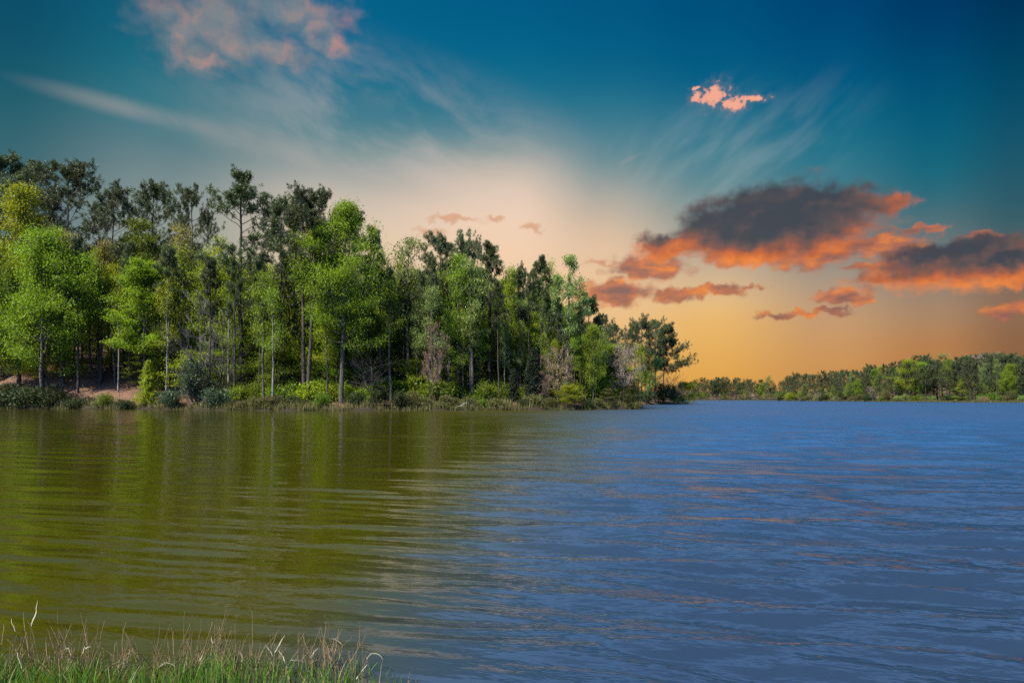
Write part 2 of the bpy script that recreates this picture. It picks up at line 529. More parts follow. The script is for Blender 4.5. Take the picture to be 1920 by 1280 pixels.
def height(X, Y):
    X = np.asarray(X, float)
    Y = np.asarray(Y, float)
    px = 960 + F * X / np.maximum(Y, 1.0)
    wob = 0.7 * np.sin(X * 0.55) + 0.5 * np.sin(X * 1.31 + Y * 0.3)
    s = sdist(POLY_L, X, Y) + np.where(Y > 60, wob * 0.8, 0)
    lf = np.clip((470 - px) / 330, 0, 1)
    lf = lf * lf * (3 - 2 * lf)
    bank = 0.75 * np.clip(s / 1.6, 0, 1) ** 0.7
    slope = bank + (0.07 + 0.36 * lf) * np.clip(s - 1.5, 0, 17) + (0.11 + .03 * lf) * np.clip(s - 18.5, 0, 80)
    hl = np.where(s > 0, slope + 0.28 * bumps(X, Y) * np.clip(s / 5, 0, 1), np.maximum(s * 0.25, -2.0))
    s2 = sdist(POLY_R, X, Y)
    rf = np.clip((px - 1450) / 300, 0, 1)
    hr = np.where(s2 > 0, 0.55 * np.clip(s2 / 2.5, 0, 1) + (0.02 + 0.03 * rf) * np.clip(s2 - 3, 0, 20) + 0.085 * np.clip(s2 - 23, 0, 130) + 0.3 * bumps(X * 0.4, Y * 0.4) * np.clip(s2 / 20, 0, 1), np.maximum(s2 * 0.1, -2.0))
    s3 = sdist(BANK, X, Y) + 0.10 * np.sin(X * 3.1) + 0.05 * np.sin(X * 7.7 + Y * 2)
    hb = np.where(s3 > 0, 0.16 * np.clip(s3, 0, 6), np.maximum(s3 * 0.35, -2.0)) - 0.02
    hb = np.where(s3 > 0, hb + 0.015 * np.sin(X * 9) * np.sin(Y * 8), hb)
    hb = np.minimum(hb, 0.5)
    return np.maximum(np.maximum(hl, hr), hb)


def gz(x, y):
    return float(height(np.array([x]), np.array([y]))[0])


def shore_d(px):
    if px <= 1198:
        return float(np.interp(px, PX_S, D_S))
    return float(np.interp(px, [1198, 1210, 1235, 1262, 1277], [165, 178, 192, 197, 208]))


def far_d(px):
    return float(np.interp(px, [a for a, b in FAR], [b for a, b in FAR]))


def polar(angles, radii, cx, cy):
    A, Rr = np.meshgrid(angles, radii)
    X = cx + Rr * np.sin(A)
    Y = cy + Rr * np.cos(A)
    na, nr = len(angles), len(radii)
    i = np.arange(nr - 1)[:, None] * na + np.arange(na - 1)[None, :]
    f = np.stack([i, i + 1, i + na + 1, i + na], axis=-1).reshape(-1, 4)
    return X.ravel(), Y.ravel(), f


def ground_mat():
    m, nt, pb, g = principled('leaf_litter_ground')
    geo = nt.nodes.new('ShaderNodeNewGeometry')
    pos = geo.outputs['Position']
    n1 = g.noise(pos, 0.35, 6.0, 0.62)
    n2 = g.noise(pos, 3.2, 4.0, 0.7)
    litter = g.ramp(n1, [(0.30, (0.052, 0.030, 0.018)), (0.50, (0.120, 0.062, 0.037)), (0.70, (0.150, 0.082, 0.050))])
    litter = g.mix(0.55, litter, g.ramp(n2, [(0.3, (0.05, 0.032, 0.02)), (0.7, (0.155, 0.088, 0.055))]))
    grass = g.ramp(n2, [(0.3, (0.028, 0.030, 0.010)), (0.7, (0.10, 0.085, 0.032))])
    at = nt.nodes.new('ShaderNodeAttribute')
    at.attribute_name = 'grassy'
    col = g.mix(at.outputs['Fac'], litter, grass)
    wz = nt.nodes.new('ShaderNodeSeparateXYZ')
    nt.links.new(pos, wz.inputs[0])
    col = g.mix(g.smooth(g.math('MULTIPLY_ADD', n1, 0.5, wz.outputs[2]), 1.05, 0.45), col, (0.022, 0.017, 0.010))
    nt.links.new(col, pb.inputs['Base Color'])
    pb.inputs['Roughness'].default_value = 0.95
    pb.inputs['Specular IOR Level'].default_value = 0.1
    b = nt.nodes.new('ShaderNodeBump')
    b.inputs['Strength'].default_value = 0.8
    b.inputs['Distance'].default_value = 0.12
    nt.links.new(n2, b.inputs['Height'])
    nt.links.new(b.outputs[0], pb.inputs['Normal'])
    return m


def build_ground():
    ang = np.unique(np.concatenate([np.linspace(R(-46), R(46), 520), np.linspace(R(-180), R(180), 140)]))
    rad = np.unique(np.concatenate([np.linspace(0.0, 7, 60), np.geomspace(7, 85, 20), np.linspace(86, 130, 90), np.geomspace(131, 800, 130), np.geomspace(830, 5000, 16)]))
    X, Y, f = polar(ang, rad, 0.0, 0.0)
    Z = height(X, Y)
    Z = np.where(np.hypot(X, Y) > 3000, np.maximum(Z, 2.0), Z)
    me = new_mesh('ground', np.stack([X, Y, Z], 1), f, ground_mat(), True)
    sL, sR, sB = sdist(POLY_L, X, Y), sdist(POLY_R, X, Y), sdist(BANK, X, Y)
    gr = np.zeros(len(X))
    gr = np.where((sR > 0), np.clip(1.2 - sR / 45, 0.2, 1), gr)
    gr = np.where((sL > -1), np.clip(0.8 - sL / 5, 0, 0.8), gr)
    gr = np.where(sB > -0.5, 1.0, gr)
    a = me.attributes.new('grassy', 'FLOAT', 'POINT')
    a.data.foreach_set('value', gr.astype(np.float32))
    o = link('ground', me)
    o['kind'] = 'structure'
    o['label'] = 'brown leaf littered banks and wooded hills around the lake'


build_ground()


# ---------------------------------------------------------------- water
WAVE_GEO_END = 70.0


def build_water():
    rng = np.random.default_rng(5)
    ang = np.concatenate([np.linspace(R(-100), R(-43), 24, endpoint=False), np.linspace(R(-43), R(43), 760), np.linspace(R(43), R(100), 25)[1:]])
    rad = [2.0]
    while rad[-1] < 4000:
        r = rad[-1]
        if r < WAVE_GEO_END + 10:
            rad.append(r + min(max(r * r / 2200.0, 0.018), 0.13))
        else:
            rad.append(r * 1.06)
    X, Y, f = polar(ang, np.array(rad), 0.0, 0.0)
    rr = np.hypot(X, Y)
    az = np.degrees(np.arctan2(X, np.maximum(Y, 1e-3)))
    # wind reaches the open right-hand water; the wooded shore shelters the left
    ruff = np.clip((az + 13.0 - 3.0 * np.sin(rr * 0.05)) / 24.0, 0, 1)
    ruff = ruff * ruff * (3 - 2 * ruff)
    gust = 1 + 0.10 * np.sin(X * 0.21 + Y * 0.13) * np.sin(Y * 0.17 - X * 0.05 + 1) + 0.06 * np.sin(X * 0.6 - Y * 0.33)
    near = rr < WAVE_GEO_END + 10
    Z = np.zeros_like(X)
    xs, ys = X[near], Y[near]
    z = np.zeros_like(xs)
    nw = 84
    lam = np.geomspace(0.16, 2.6, nw)
    for i in range(nw):
        L = lam[i] * rng.uniform(0.95, 1.05)
        th = R(-103 + rng.normal() * (6 if 0.28 < L < 1.5 else 16))
        k = 2 * math.pi / L
        slope = 0.011 + 0.036 * math.exp(-(math.log(L / 0.45)) ** 2 / 0.18) + 0.020 * math.exp(-(math.log(L / 1.1)) ** 2 / 0.10)
        ph = k * (xs * math.cos(th) + ys * math.sin(th)) + rng.uniform(0, 6.28)
        # fade out waves the grid cannot carry
        carry = np.clip((L / np.minimum(np.maximum(rr[near] ** 2 / 2200.0, 0.018), 0.13) - 3.0) / 3.0, 0, 1)
        z += carry * slope / k * (np.sin(ph) + 0.28 * np.sin(2 * ph + 1.2))
    fade = np.clip((WAVE_GEO_END + 8 - rr[near]) / 30.0, 0, 1)
    Z[near] = z * fade * (0.30 + 1.40 * ruff[near]) * gust[near]
    m, nt, pb, g = principled('lake_water')
    pb.inputs['Base Color'].default_value = (0.046, 0.040, 0.016, 1)
    pb.inputs['Roughness'].default_value = 0.04
    pb.inputs['IOR'].default_value = 1.333
    geo = nt.nodes.new('ShaderNodeNewGeometry')
    pos = geo.outputs['Position']
    at = nt.nodes.new('ShaderNodeAttribute')
    at.attribute_name = 'ruffle'
    at2 = nt.nodes.new('ShaderNodeAttribute')
    at2.attribute_name = 'far'
    sx = nt.nodes.new('ShaderNodeSeparateXYZ')
    nt.links.new(pos, sx.inputs[0])
    refl_tint = g.math('SUBTRACT', sx.outputs[0], g.math('MULTIPLY_ADD', sx.outputs[1], 0.17, -1.5))
    refl_tint = g.math('DIVIDE', refl_tint, g.math('MULTIPLY_ADD', sx.outputs[1], 0.16, 1.0))
    refl_tint = g.math('ADD', refl_tint, g.math('MULTIPLY', g.math('SUBTRACT', g.noise(pos, 0.07, 3.0, 0.6), 0.5), 1.2))
    body = g.mix(g.smooth(refl_tint, -0.9, 1.1), (0.026, 0.0235, 0.0010), (0.009, 0.035, 0.074))  # olive tree reflection and blue sky reflection painted into the body colour
    body = g.mix(g.math('MULTIPLY', g.smooth(refl_tint, -0.9, 1.1), g.smooth(sx.outputs[1], 26.0, 4.0, 0.0, 0.7)), body, (0.011, 0.014, 0.018))
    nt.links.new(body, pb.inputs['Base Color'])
    at3 = nt.nodes.new('ShaderNodeAttribute')
    at3.attribute_name = 'far'
    at4 = nt.nodes.new('ShaderNodeAttribute')
    at4.attribute_name = 'ruffle'
    nt.links.new(g.math('MULTIPLY_ADD', at3.outputs['Fac'], g.math('MULTIPLY_ADD', at4.outputs['Fac'], 0.24, 0.06), g.math('MULTIPLY_ADD', at4.outputs['Fac'], g.smooth(sx.outputs[1], 5.0, 16.0, 0.025, 0.18), 0.02)), pb.inputs['Roughness'])
    w1 = g.noise(g.mapping(pos, rot=(0, 0, R(-14)), sc=(0.42, 0.13, 1)), 1.0, 3.0, 0.55)
    w2 = g.noise(g.mapping(pos, rot=(0, 0, R(-14)), sc=(1.9, 0.52, 1)), 1.0, 4.0, 0.6)
    w3 = g.noise(g.mapping(pos, rot=(0, 0, R(-8)), sc=(9.0, 2.4, 1)), 1.0, 3.0, 0.6)
    h = g.math('MULTIPLY', w1, 0.05)
    hf = g.math('ADD', g.math('MULTIPLY', w2, 0.30), g.math('MULTIPLY', w3, 0.10))
    h = g.math('MULTIPLY_ADD', hf, at2.outputs['Fac'], h)
    b = nt.nodes.new('ShaderNodeBump')
    b.inputs['Distance'].default_value = 1.0
    nt.links.new(g.math('MULTIPLY_ADD', at.outputs['Fac'], 0.45, 0.12), b.inputs['Strength'])
    nt.links.new(h, b.inputs['Height'])
    nt.links.new(b.outputs[0], pb.inputs['Normal'])
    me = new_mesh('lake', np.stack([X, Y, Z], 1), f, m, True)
    a = me.attributes.new('ruffle', 'FLOAT', 'POINT')
    a.data.foreach_set('value', (ruff * gust).astype(np.float32))
    a = me.attributes.new('far', 'FLOAT', 'POINT')
    a.data.foreach_set('value', np.clip((rr - 10) / 60, 0, 1).astype(np.float32))
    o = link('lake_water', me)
    o['kind'] = 'structure'
    o['label'] = 'rippled lake, olive under the trees and blue towards the open side'


build_water()


# ---------------------------------------------------------------- plant kinds
def wander(rng, start, d, length, n, jit, lift=0.0):
    """A branch path: starts along d, wanders, lifts (or droops) along the way."""
    p = [np.array(start, float)]
    d = unit(d)
    st = length / (n - 1)
    for _ in range(n - 1):
        d = unit(d + rng.normal(size=3) * jit + np.array([0, 0, lift]))
        p.append(p[-1] + d * st)
    return np.array(p)


def at_path(path, u):
    x = u * (len(path) - 1)
    i = min(int(x), len(path) - 2)
    return path[i] + (path[i + 1] - path[i]) * (x - i), unit(path[i + 1] - path[i])


def rot_dir(d, yaw, pitch):
    """d turned about z by yaw, then tipped up by pitch."""
    c, s = math.cos(yaw), math.sin(yaw)
    v = np.array([d[0] * c - d[1] * s, d[0] * s + d[1] * c, d[2]])
    v[2] += pitch
    return unit(v)


def trunk_path(rng, H, bend=0.012, lean=(0, 0), n=14):
    z = np.linspace(-0.4, H, n)
    w = np.cumsum(rng.normal(size=(n, 2)) * bend * H / n * 3, axis=0)
    w -= w[0]
    t = np.clip(z / H, 0, 1)[:, None]
    xy = w + np.array(lean) * H * t ** 1.3
    return np.column_stack([xy, z])


class Kind:
    def __init__(self, H, trunk, crown, trunk_name='trunk', crown_name='crown'):
        top = 0.0
        for me in (trunk, crown):
            co = np.empty(len(me.vertices) * 3, dtype=np.float32)
            me.vertices.foreach_get('co', co)
            top = max(top, float(co[2::3].max()))
        self.H, self.trunk, self.crown, self.tn, self.cn = top, trunk, crown, trunk_name, crown_name


def make_pine(seed, H=28.0, nw=0.082, cb=0.60, width=3.8, limbs=34, subs=8, needles=17, lean=(0, 0), top=0.5, oneside=None, gap=0.12, droop=0.0, r0=None):
    rng = np.random.default_rng(seed)
    w = Wood()
    tp = trunk_path(rng, H, 0.010, lean)
    r0 = r0 or H * 0.0118
    w.tube(tp, r0 * np.linspace(1, 0.16, len(tp)) ** 0.85, 8)
    tufts, dirs = [], []
    for i in range(limbs):
        t = (i + rng.uniform(0.1, 0.9)) / limbs
        if rng.uniform() < gap:
            continue
        h = cb + (1 - cb) * t
        p0, td = at_path(tp, h)
        prof = (0.45 + 0.75 * math.sin(math.pi * min(1, 0.22 + 0.70 * t))) * (1 - top * t ** 2.5)
        L = width * prof * rng.uniform(0.55, 1.2)
        az = i * 2.39996 + rng.uniform(-0.5, 0.5)
        d = np.array([math.cos(az), math.sin(az), 0.0])
        if oneside is not None:
            k = d[0] * oneside
            L *= 0.45 + 0.75 * max(0, k + 0.25)
        d[2] = 0.12 + 0.75 * t ** 1.5 - droop + rng.uniform(-0.12, 0.2)
        path = wander(rng, p0, d, L, 6, 0.14, 0.05 - droop * 0.1)
        w.tube(path, r0 * (0.26 - 0.14 * t) * np.linspace(1, 0.3, 6), 4)
        for j in range(subs):
            u = rng.uniform(0.35, 1.0) if j else 1.0
            q, bd = at_path(path, u)
            sl = L * rng.uniform(0.18, 0.42) + 0.2
            sp = wander(rng, q, rot_dir(bd, rng.choice([-1, 1]) * rng.uniform(0.2, 1.2), rng.uniform(0.0, 0.5)), sl, 4, 0.2, 0.12)
            w.tube(sp, 0.025 * np.linspace(1, 0.5, 4), 3)
            for uu in (0.45, 0.75, 0.9, 1.0):
                a, dd = at_path(sp, uu)
                tufts.append(a + rng.normal(size=3) * 0.24)
                dirs.append(dd)
    for k in range(9):     # dead stubs under the crown
        p0, _ = at_path(tp, rng.uniform(cb * 0.55, cb))
        az = rng.uniform(0, 6.28)
        path = wander(rng, p0, (math.cos(az), math.sin(az), rng.uniform(-.3, .3)), rng.uniform(0.5, 1.9), 4, 0.2)
        w.tube(path, 0.035 * np.linspace(1, 0.3, 4), 3)
    return Kind(H, w.mesh('pine_trunk', M['pinebark']), needle_mesh('pine_crown', rng, tufts, dirs, needles, 0.50, nw, M['pine']))


def make_broad(seed, H=18.0, cb=0.3, width=4.5, limbs=22, subs=7, m=9, leaf=0.30, spread=0.42, flat=0.6, up=0.7, elev=(0.15, 1.3), lean=(0, 0),
               mat='spring', bark='greybark', gap=0.14, top=0.55, fork=0, rb=0.0105, lift=0.06, per=5, shape=0.9, name='broadleaf'):
    rng = np.random.default_rng(seed)
    w = Wood()
    tp = trunk_path(rng, H * 0.97, 0.022, lean)
    r0 = H * rb + 0.03
    w.tube(tp, r0 * np.linspace(1, 0.10, len(tp)) ** 0.9, 7)
    anchors = []
    leaders = [(tp, cb, 1.0)]
    for k in range(fork):
        u0 = rng.uniform(0.12, 0.4)
        p0, td = at_path(tp, u0)
        az = rng.uniform(0, 6.28)
        lp = wander(rng, p0, (math.cos(az) * 0.45, math.sin(az) * 0.45, 1.0), H * (0.92 - u0) * rng.uniform(0.8, 1.0), 9, 0.06, 0.10)
        w.tube(lp, r0 * 0.62 * np.linspace(1, 0.1, 9), 6)
        leaders.append((lp, max(0.1, (cb - u0) / (1 - u0)), 0.8))
    for (lp, c0, ws) in leaders:
        nl = int(limbs * (1 if ws == 1.0 else 0.6))
        for i in range(nl):
            t = (i + rng.uniform(0.1, 0.9)) / nl
            if rng.uniform() < gap:
                continue
            h = c0 + (1 - c0) * t
            p0, td = at_path(lp, h)
            prof = math.sin(math.pi * min(1.0, 0.20 + 0.74 * t ** shape)) ** 0.8 * (1 - (1 - top) * t ** 2)
            L = width * ws * prof * rng.uniform(0.55, 1.25) + 0.3
            az = i * 2.39996 + rng.uniform(-0.6, 0.6)
            e = elev[0] + (elev[1] - elev[0]) * t + rng.uniform(-0.15, 0.15)
            path = wander(rng, p0, (math.cos(az), math.sin(az), e), L, 7, 0.13, lift)
            w.tube(path, (r0 * 0.30 * (1 - 0.6 * t) + 0.008) * np.linspace(1, 0.2, 7), 4)
            for j in range(subs):
                u = rng.uniform(0.22, 1.0) if j else 1.0
                q, bd = at_path(path, u)
                sl = L * rng.uniform(0.2, 0.5) * (1.25 - 0.6 * u)
                sp = wander(rng, q, rot_dir(bd, rng.choice([-1, 1]) * rng.uniform(0.3, 1.3), rng.uniform(-0.1, 0.45)), sl, 4, 0.2, lift)
                w.tube(sp, 0.018 * np.linspace(1, 0.4, 4), 3)
                for uu in np.linspace(0.25, 1.0, per):
                    a, _ = at_path(sp, float(uu))
                    anchors.append(a + rng.normal(size=3) * 0.12)
    return Kind(H, w.mesh(name + '_trunk', M[bark]), leaf_mesh(name + '_crown', rng, anchors, m, spread, leaf, M[mat], flat, up))


def make_bare(seed, H=12.0, width=4.0, limbs=20, cb=0.2, elev=(0.2, 1.2), bark='palebark', lean=(0, 0), fork=2, bud=None, lift=0.03, m=1, budsize=0.16):
    rng = np.random.default_rng(seed)
    w, br = Wood(), Wood()
    tp = trunk_path(rng, H, 0.03, lean)
    r0 = H * 0.010 + 0.03
    w.tube(tp, r0 * np.linspace(1, 0.08, len(tp)), 7)
    leaders = [(tp, 1.0)]
    for k in range(fork):
        p0, td = at_path(tp, rng.uniform(0.08, 0.3))
        az = rng.uniform(0, 6.28)
        lp = wander(rng, p0, (math.cos(az) * 0.6, math.sin(az) * 0.6, 1), H * rng.uniform(0.55, 0.8), 8, 0.09, 0.06)
        w.tube(lp, r0 * 0.6 * np.linspace(1, 0.1, 8), 5)
        leaders.append((lp, 0.75))
    tips = []
    for lp, ws in leaders:
        for i in range(int(limbs * ws)):
            t = (i + rng.uniform()) / (limbs * ws)
            p0, _ = at_path(lp, cb + (1 - cb) * min(t, 1))
            az = i * 2.4 + rng.uniform(-.6, .6)
            L = width * ws * (0.4 + 0.8 * math.sin(math.pi * (0.2 + 0.65 * t))) * rng.uniform(0.6, 1.2)
            path = wander(rng, p0, (math.cos(az), math.sin(az), elev[0] + (elev[1] - elev[0]) * t), L, 7, 0.16, lift)
            br.tube(path, (r0 * 0.25 + 0.01) * np.linspace(1, 0.25, 7), 4)
            for j in range(7):
                q, bd = at_path(path, rng.uniform(0.2, 1))
                sp = wander(rng, q, rot_dir(bd, rng.choice([-1, 1]) * rng.uniform(0.3, 1.1), rng.uniform(-.1, .4)), L * rng.uniform(0.2, 0.45), 5, 0.2, lift)
                br.tube(sp, 0.016 * np.linspace(1, 0.5, 5), 3)
                for k in range(4):
                    q2, b2 = at_path(sp, rng.uniform(0.2, 1))
                    tw = wander(rng, q2, rot_dir(b2, rng.choice([-1, 1]) * rng.uniform(0.3, 1.0), rng.uniform(-.1, .4)), L * rng.uniform(0.08, 0.2), 3, 0.2, lift)
                    br.tube(tw, 0.009 * np.ones(3), 3)
                    tips += [tw[-1], tw[1]]
    k = Kind(H, w.mesh('bare_trunk', M[bark]), br.mesh('bare_branches', M[bark]), 'trunk', 'branches')
    k.buds = leaf_mesh('buds', rng, tips, m, 0.16, budsize, M[bud], 1.0, 0.2) if bud else None
    return k


def make_bush(seed, H=3.0, width=2.6, n=420, m=8, leaf=0.22, mat='bush', spread=0.24, flat=0.7, up=0.5, domed=0.9):
    rng = np.random.default_rng(seed)
    w = Wood()
    anchors = []
    lobes = [(rng.uniform(-.45, .45) * width, rng.uniform(-.45, .45) * width, rng.uniform(0.45, 0.85) * H, rng.uniform(0.35, 0.6)) for _ in range(7)]
    stems = 14
    for i in range(stems):
        az = i * 2.4 + rng.uniform(-.4, .4)
        L = H * rng.uniform(0.6, 1.05)
        path = wander(rng, (rng.normal() * .12 * width, rng.normal() * .12 * width, -0.2), (math.cos(az) * 0.65, math.sin(az) * 0.65, 1.0), L, 6, 0.15, -0.03)
        w.tube(path, 0.04 * H / 3 * np.linspace(1, .3, 6), 4)
        for j in range(n // stems // 3):
            a, d = at_path(path, rng.uniform(0.35, 1))
            anchors.append(a + rng.normal(size=3) * 0.14 * width)
    for k in range(n * 2 // 3):
        x, y, z, r = lobes[k % len(lobes)]
        v = unit(rng.normal(size=3)) * rng.uniform(0.55, 1.0) * np.array([width * r, width * r, H * 0.42])
        a = np.array([x, y, z * domed]) + v
        a[2] = max(a[2], 0.05 + rng.uniform(0, 0.15))
        anchors.append(a)
    return Kind(H, w.mesh('bush_stems', M['greybark']), leaf_mesh('bush_leaves', rng, anchors, m, spread, leaf, M[mat], flat, up), 'stems', 'foliage')


def make_cone(seed, H=6.0, width=1.6, whorls=20, per=7, mat='lime', leaf=0.26, bottom=0.06, power=0.9, droop=-0.05, m=7, spread=0.13, aspect=0.35):
    rng = np.random.default_rng(seed)
    w = Wood()
    tp = trunk_path(rng, H, 0.006)
    w.tube(tp, (H * 0.013) * np.linspace(1, 0.08, len(tp)), 6)
    anchors = []
    for i in range(whorls):
        t = i / (whorls - 1)
        for j in range(per):
            p0, _ = at_path(tp, bottom + (0.985 - bottom) * t)
            az = j * 6.283 / per + i * 0.7 + rng.uniform(-.3, .3)
            L = width * (1 - t) ** power * rng.uniform(0.65, 1.15) + 0.12
            path = wander(rng, p0, (math.cos(az), math.sin(az), 0.25 + 0.5 * t + droop), L, 5, 0.08, 0.03)
            w.tube(path, 0.016 * np.linspace(1, .3, 5), 3)
            for u in np.linspace(0.25, 1, 5):
                a, d = at_path(path, float(u))
                anchors.append(a + rng.normal(size=3) * 0.05)
                side = rot_dir(d, 1.57 * rng.choice([-1, 1]), 0)
                anchors.append(a + side * L * 0.22 * (1.1 - u))
    return Kind(H, w.mesh('conifer_trunk', M['pinebark']), leaf_mesh('conifer_crown', rng, anchors, m, spread, leaf, M[mat], 0.6, 0.6, aspect))


PINE = [make_pine(11, width=4.4), make_pine(12, width=3.8, cb=0.64, gap=0.2), make_pine(13, width=5.0, cb=0.55, top=0.35, limbs=38), make_pine(14, width=2.5, cb=0.55, limbs=26, top=0.6), make_pine(15, width=5.4, cb=0.66, limbs=34, top=0.25)]
PINE_BROAD = make_pine(16, width=6.4, cb=0.50, limbs=50, top=0.45, subs=9, gap=0.06)
PINE_CRAG = make_pine(17, H=30, width=4.6, cb=0.55, limbs=38, top=0.55, gap=0.2, subs=9)
PINE_THIN = make_pine(18, width=2.0, cb=0.62, limbs=24, top=0.5, gap=0.2, r0=0.2)
PINE_TWIN = make_pine(19, H=31, width=5.2, cb=0.64, limbs=50, top=0.15, subs=10, lean=(0.055, 0), gap=0.06)
PINE_TWIN2 = make_pine(20, H=27, width=2.6, cb=0.60, limbs=26, top=0.4, lean=(0.01, 0))
PINE_LEAN = make_pine(21, H=19, width=3.0, cb=0.58, limbs=24, top=0.4, lean=(0.10, 0), gap=0.25)
PINE_SIDE = make_pine(22, H=25, width=5.4, cb=0.42, limbs=64, subs=15, top=0.72, oneside=1.0, droop=0.16, gap=0.0, needles=22)
PINE_POINT = make_pine(23, H=26, width=6.0, cb=0.60, limbs=44, top=0.2, subs=8, gap=0.05)

FARPINE = [make_pine(24, nw=0.15, width=5.6, cb=0.22, limbs=44, top=0.35, subs=6, needles=14, gap=0.08), make_pine(25, nw=0.15, width=5.0, cb=0.34, limbs=40, top=0.3, subs=6, needles=14), make_pine(26, nw=0.15, width=6.2, cb=0.45, limbs=40, top=0.2, subs=7, needles=14, gap=0.06)]
TALL = [make_broad(31, 22, 0.40, 3.3, 32, m=7, spread=0.55, leaf=0.23, lean=(0.01, 0), top=0.6), make_broad(32, 22, 0.46, 2.9, 28, m=7, spread=0.55, leaf=0.23, top=0.6),
        make_broad(33, 20, 0.34, 3.2, 28, m=7, spread=0.55, leaf=0.23, gap=0.2, fork=1, top=0.7), make_broad(34, 21, 0.48, 2.6, 26, gap=0.1, m=7, spread=0.5, leaf=0.23, top=0.6)]
FULL = [make_broad(35, 20, 0.22, 4.6, 34, m=13, spread=0.6, leaf=0.23, top=0.85, fork=1), make_broad(36, 21, 0.28, 4.2, 34, m=13, spread=0.6, leaf=0.23, top=0.9), make_broad(37, 19, 0.2, 4.8, 32, m=13, spread=0.6, leaf=0.23, top=0.9, fork=2)]
ROUND = [make_broad(41, 14, 0.22, 4.6, 30, m=14, top=0.8, leaf=0.22, spread=0.5), make_broad(42, 13, 0.25, 4.2, 28, m=14, top=0.9, fork=2, leaf=0.22, spread=0.5)]
THINB = [make_broad(51, 17, 0.42, 2.3, 22, m=6, gap=0.22, leaf=0.20, spread=.5), make_broad(52, 16, 0.45, 2.0, 20, m=6, gap=0.2, leaf=0.20, spread=.5), make_broad(53, 18, 0.52, 2.4, 18, m=6, gap=0.25, leaf=0.20, spread=.5)]
LAYER = [make_broad(61, 8.5, 0.10, 3.6, 26, m=10, flat=0.16, up=1.6, elev=(-0.05, 0.5), lift=0.0, spread=0.45, leaf=0.20, top=0.5, rb=0.008),
         make_broad(62, 9.5, 0.12, 3.2, 28, m=10, flat=0.16, up=1.6, elev=(-0.1, 0.5), lift=0.0, spread=0.42, leaf=0.20, top=0.45, rb=0.008),
         make_broad(63, 7.5, 0.08, 3.8, 24, m=10, flat=0.2, up=1.4, elev=(0.0, 0.6), lift=0.0, spread=0.45, leaf=0.20, fork=1, rb=0.008)]
POPLAR = make_broad(71, 29, 0.30, 6.2, 50, subs=9, m=15, fork=1, top=0.55, gap=0.12, lean=(0.02, 0), leaf=0.215, spread=0.6)
BIGLEFT = make_broad(72, 21, 0.16, 6.0, 40, subs=9, m=15, fork=2, top=0.8, gap=0.12, leaf=0.215, spread=0.6)
DOME = make_broad(73, 15, 0.25, 4.0, 30, subs=8, m=20, flat=0.3, up=1.3, top=0.95, gap=0.05, leaf=0.23)
WISP = make_broad(74, 20, 0.45, 3.4, 24, m=4, gap=0.2, leaf=0.24, top=0.8)
FORKED = make_broad(75, 22, 0.40, 3.2, 22, m=6, gap=0.2, fork=2, bark='palebark', top=0.7, leaf=0.28)
BARE = [make_bare(81, 13, 4.4, 13, 0.2, elev=(0.0, 1.0), fork=1), make_bare(82, 9, 4.2, 14, 0.1, elev=(0.2, 1.0), bark='greybark', fork=3)]
BUDDED = [make_bare(83, 10, 2.6, 22, 0.1, bark='palebark', bud='rust', m=2, budsize=0.2), make_bare(84, 11, 3.0, 20, 0.15, bark='palebark', bud='pink', m=2, fork=2, budsize=0.2)]
WILLOW = make_bare(85, 9, 4.0, 20, 0.12, elev=(0.4, 1.0), bark='greybark', fork=3, lean=(0.05, 0))
CEDAR = make_cone(91, 9.5, 1.7, 34, 10, 'cedar', 0.28, 0.03, 0.45, 0.25, 9, 0.17, 0.4)
YOUNG = make_cone(92, 8.0, 2.7, 22, 8, 'lime', 0.30, 0.03, 0.85, 0.0, 8, 0.17)
HOLLY = make_bush(101, 8.0, 3.4, 900, 10, 0.26, 'holly', 0.28)
BUSH = [make_bush(102), make_bush(103, 2.4, 3.0), make_bush(104, 3.4, 2.2, mat='mid')]
GOLD = make_bush(105, 1.6, 2.0, 260, 8, 0.20, 'goldbush')
TIPBUSH = make_bush(106, 6.0, 6.0, 900, 9, 0.34, 'bush', 0.40)
OVER = make_broad(107, 8.0, 0.10, 6.2, 26, subs=8, m=11, elev=(-0.12, 0.7), lift=-0.02, lean=(0.35, 0), leaf=0.36, spread=0.5, top=0.9, mat='lime')

PENDING = []
RNG = random.Random(7)


def plant(name, kind, px, D, top=None, H=None, label=None, cat='tree', group=None, mat=None, bark=None, wide=1.0, rot=None, pend=None, z=None, sub=None):
    x, y = P(px, D)
    z0 = gz(x, y) if z is None else z
    if H is None:
        H = EYE + (HZ - top) / F * D - z0
    s = H / kind.H
    root = bpy.data.objects.new(name, None)
    root.empty_display_size = 0.5
    COL.objects.link(root)
    root.location = (x, y, z0)
    root.scale = (s * wide, s * wide, s)
    root.rotation_euler = (0, 0, RNG.uniform(0, 6.28) if rot is None else R(rot))
    a = link(kind.tn, kind.trunk, root)
    b = link(kind.cn, kind.crown, root)
    if mat:
        b.material_slots[0].link = 'OBJECT'
        b.material_slots[0].material = M[mat]
    if bark:
        a.material_slots[0].link = 'OBJECT'
        a.material_slots[0].material = M[bark]
    if getattr(kind, 'buds', None):
        link('buds', kind.buds, root)
    root['category'] = cat
    if group:
        root['group'] = group
    if label:
        root['label'] = label
    else:
        PENDING.append((root, pend, px, (HZ - (EYE * 0 + (HZ - F * (z0 + H - EYE) / D))), D))
    return root


# ---------------------------------------------------------------- the wooded point: trees one can tell apart
G_PINE, G_BROAD, G_UNDER, G_BUSH = 'tall pines of the wooded point', 'leafy trees of the wooded point', 'low layered trees under the wood', 'shrubs along the near wood shore'


def S(px, back):
    return shore_d(px) + back


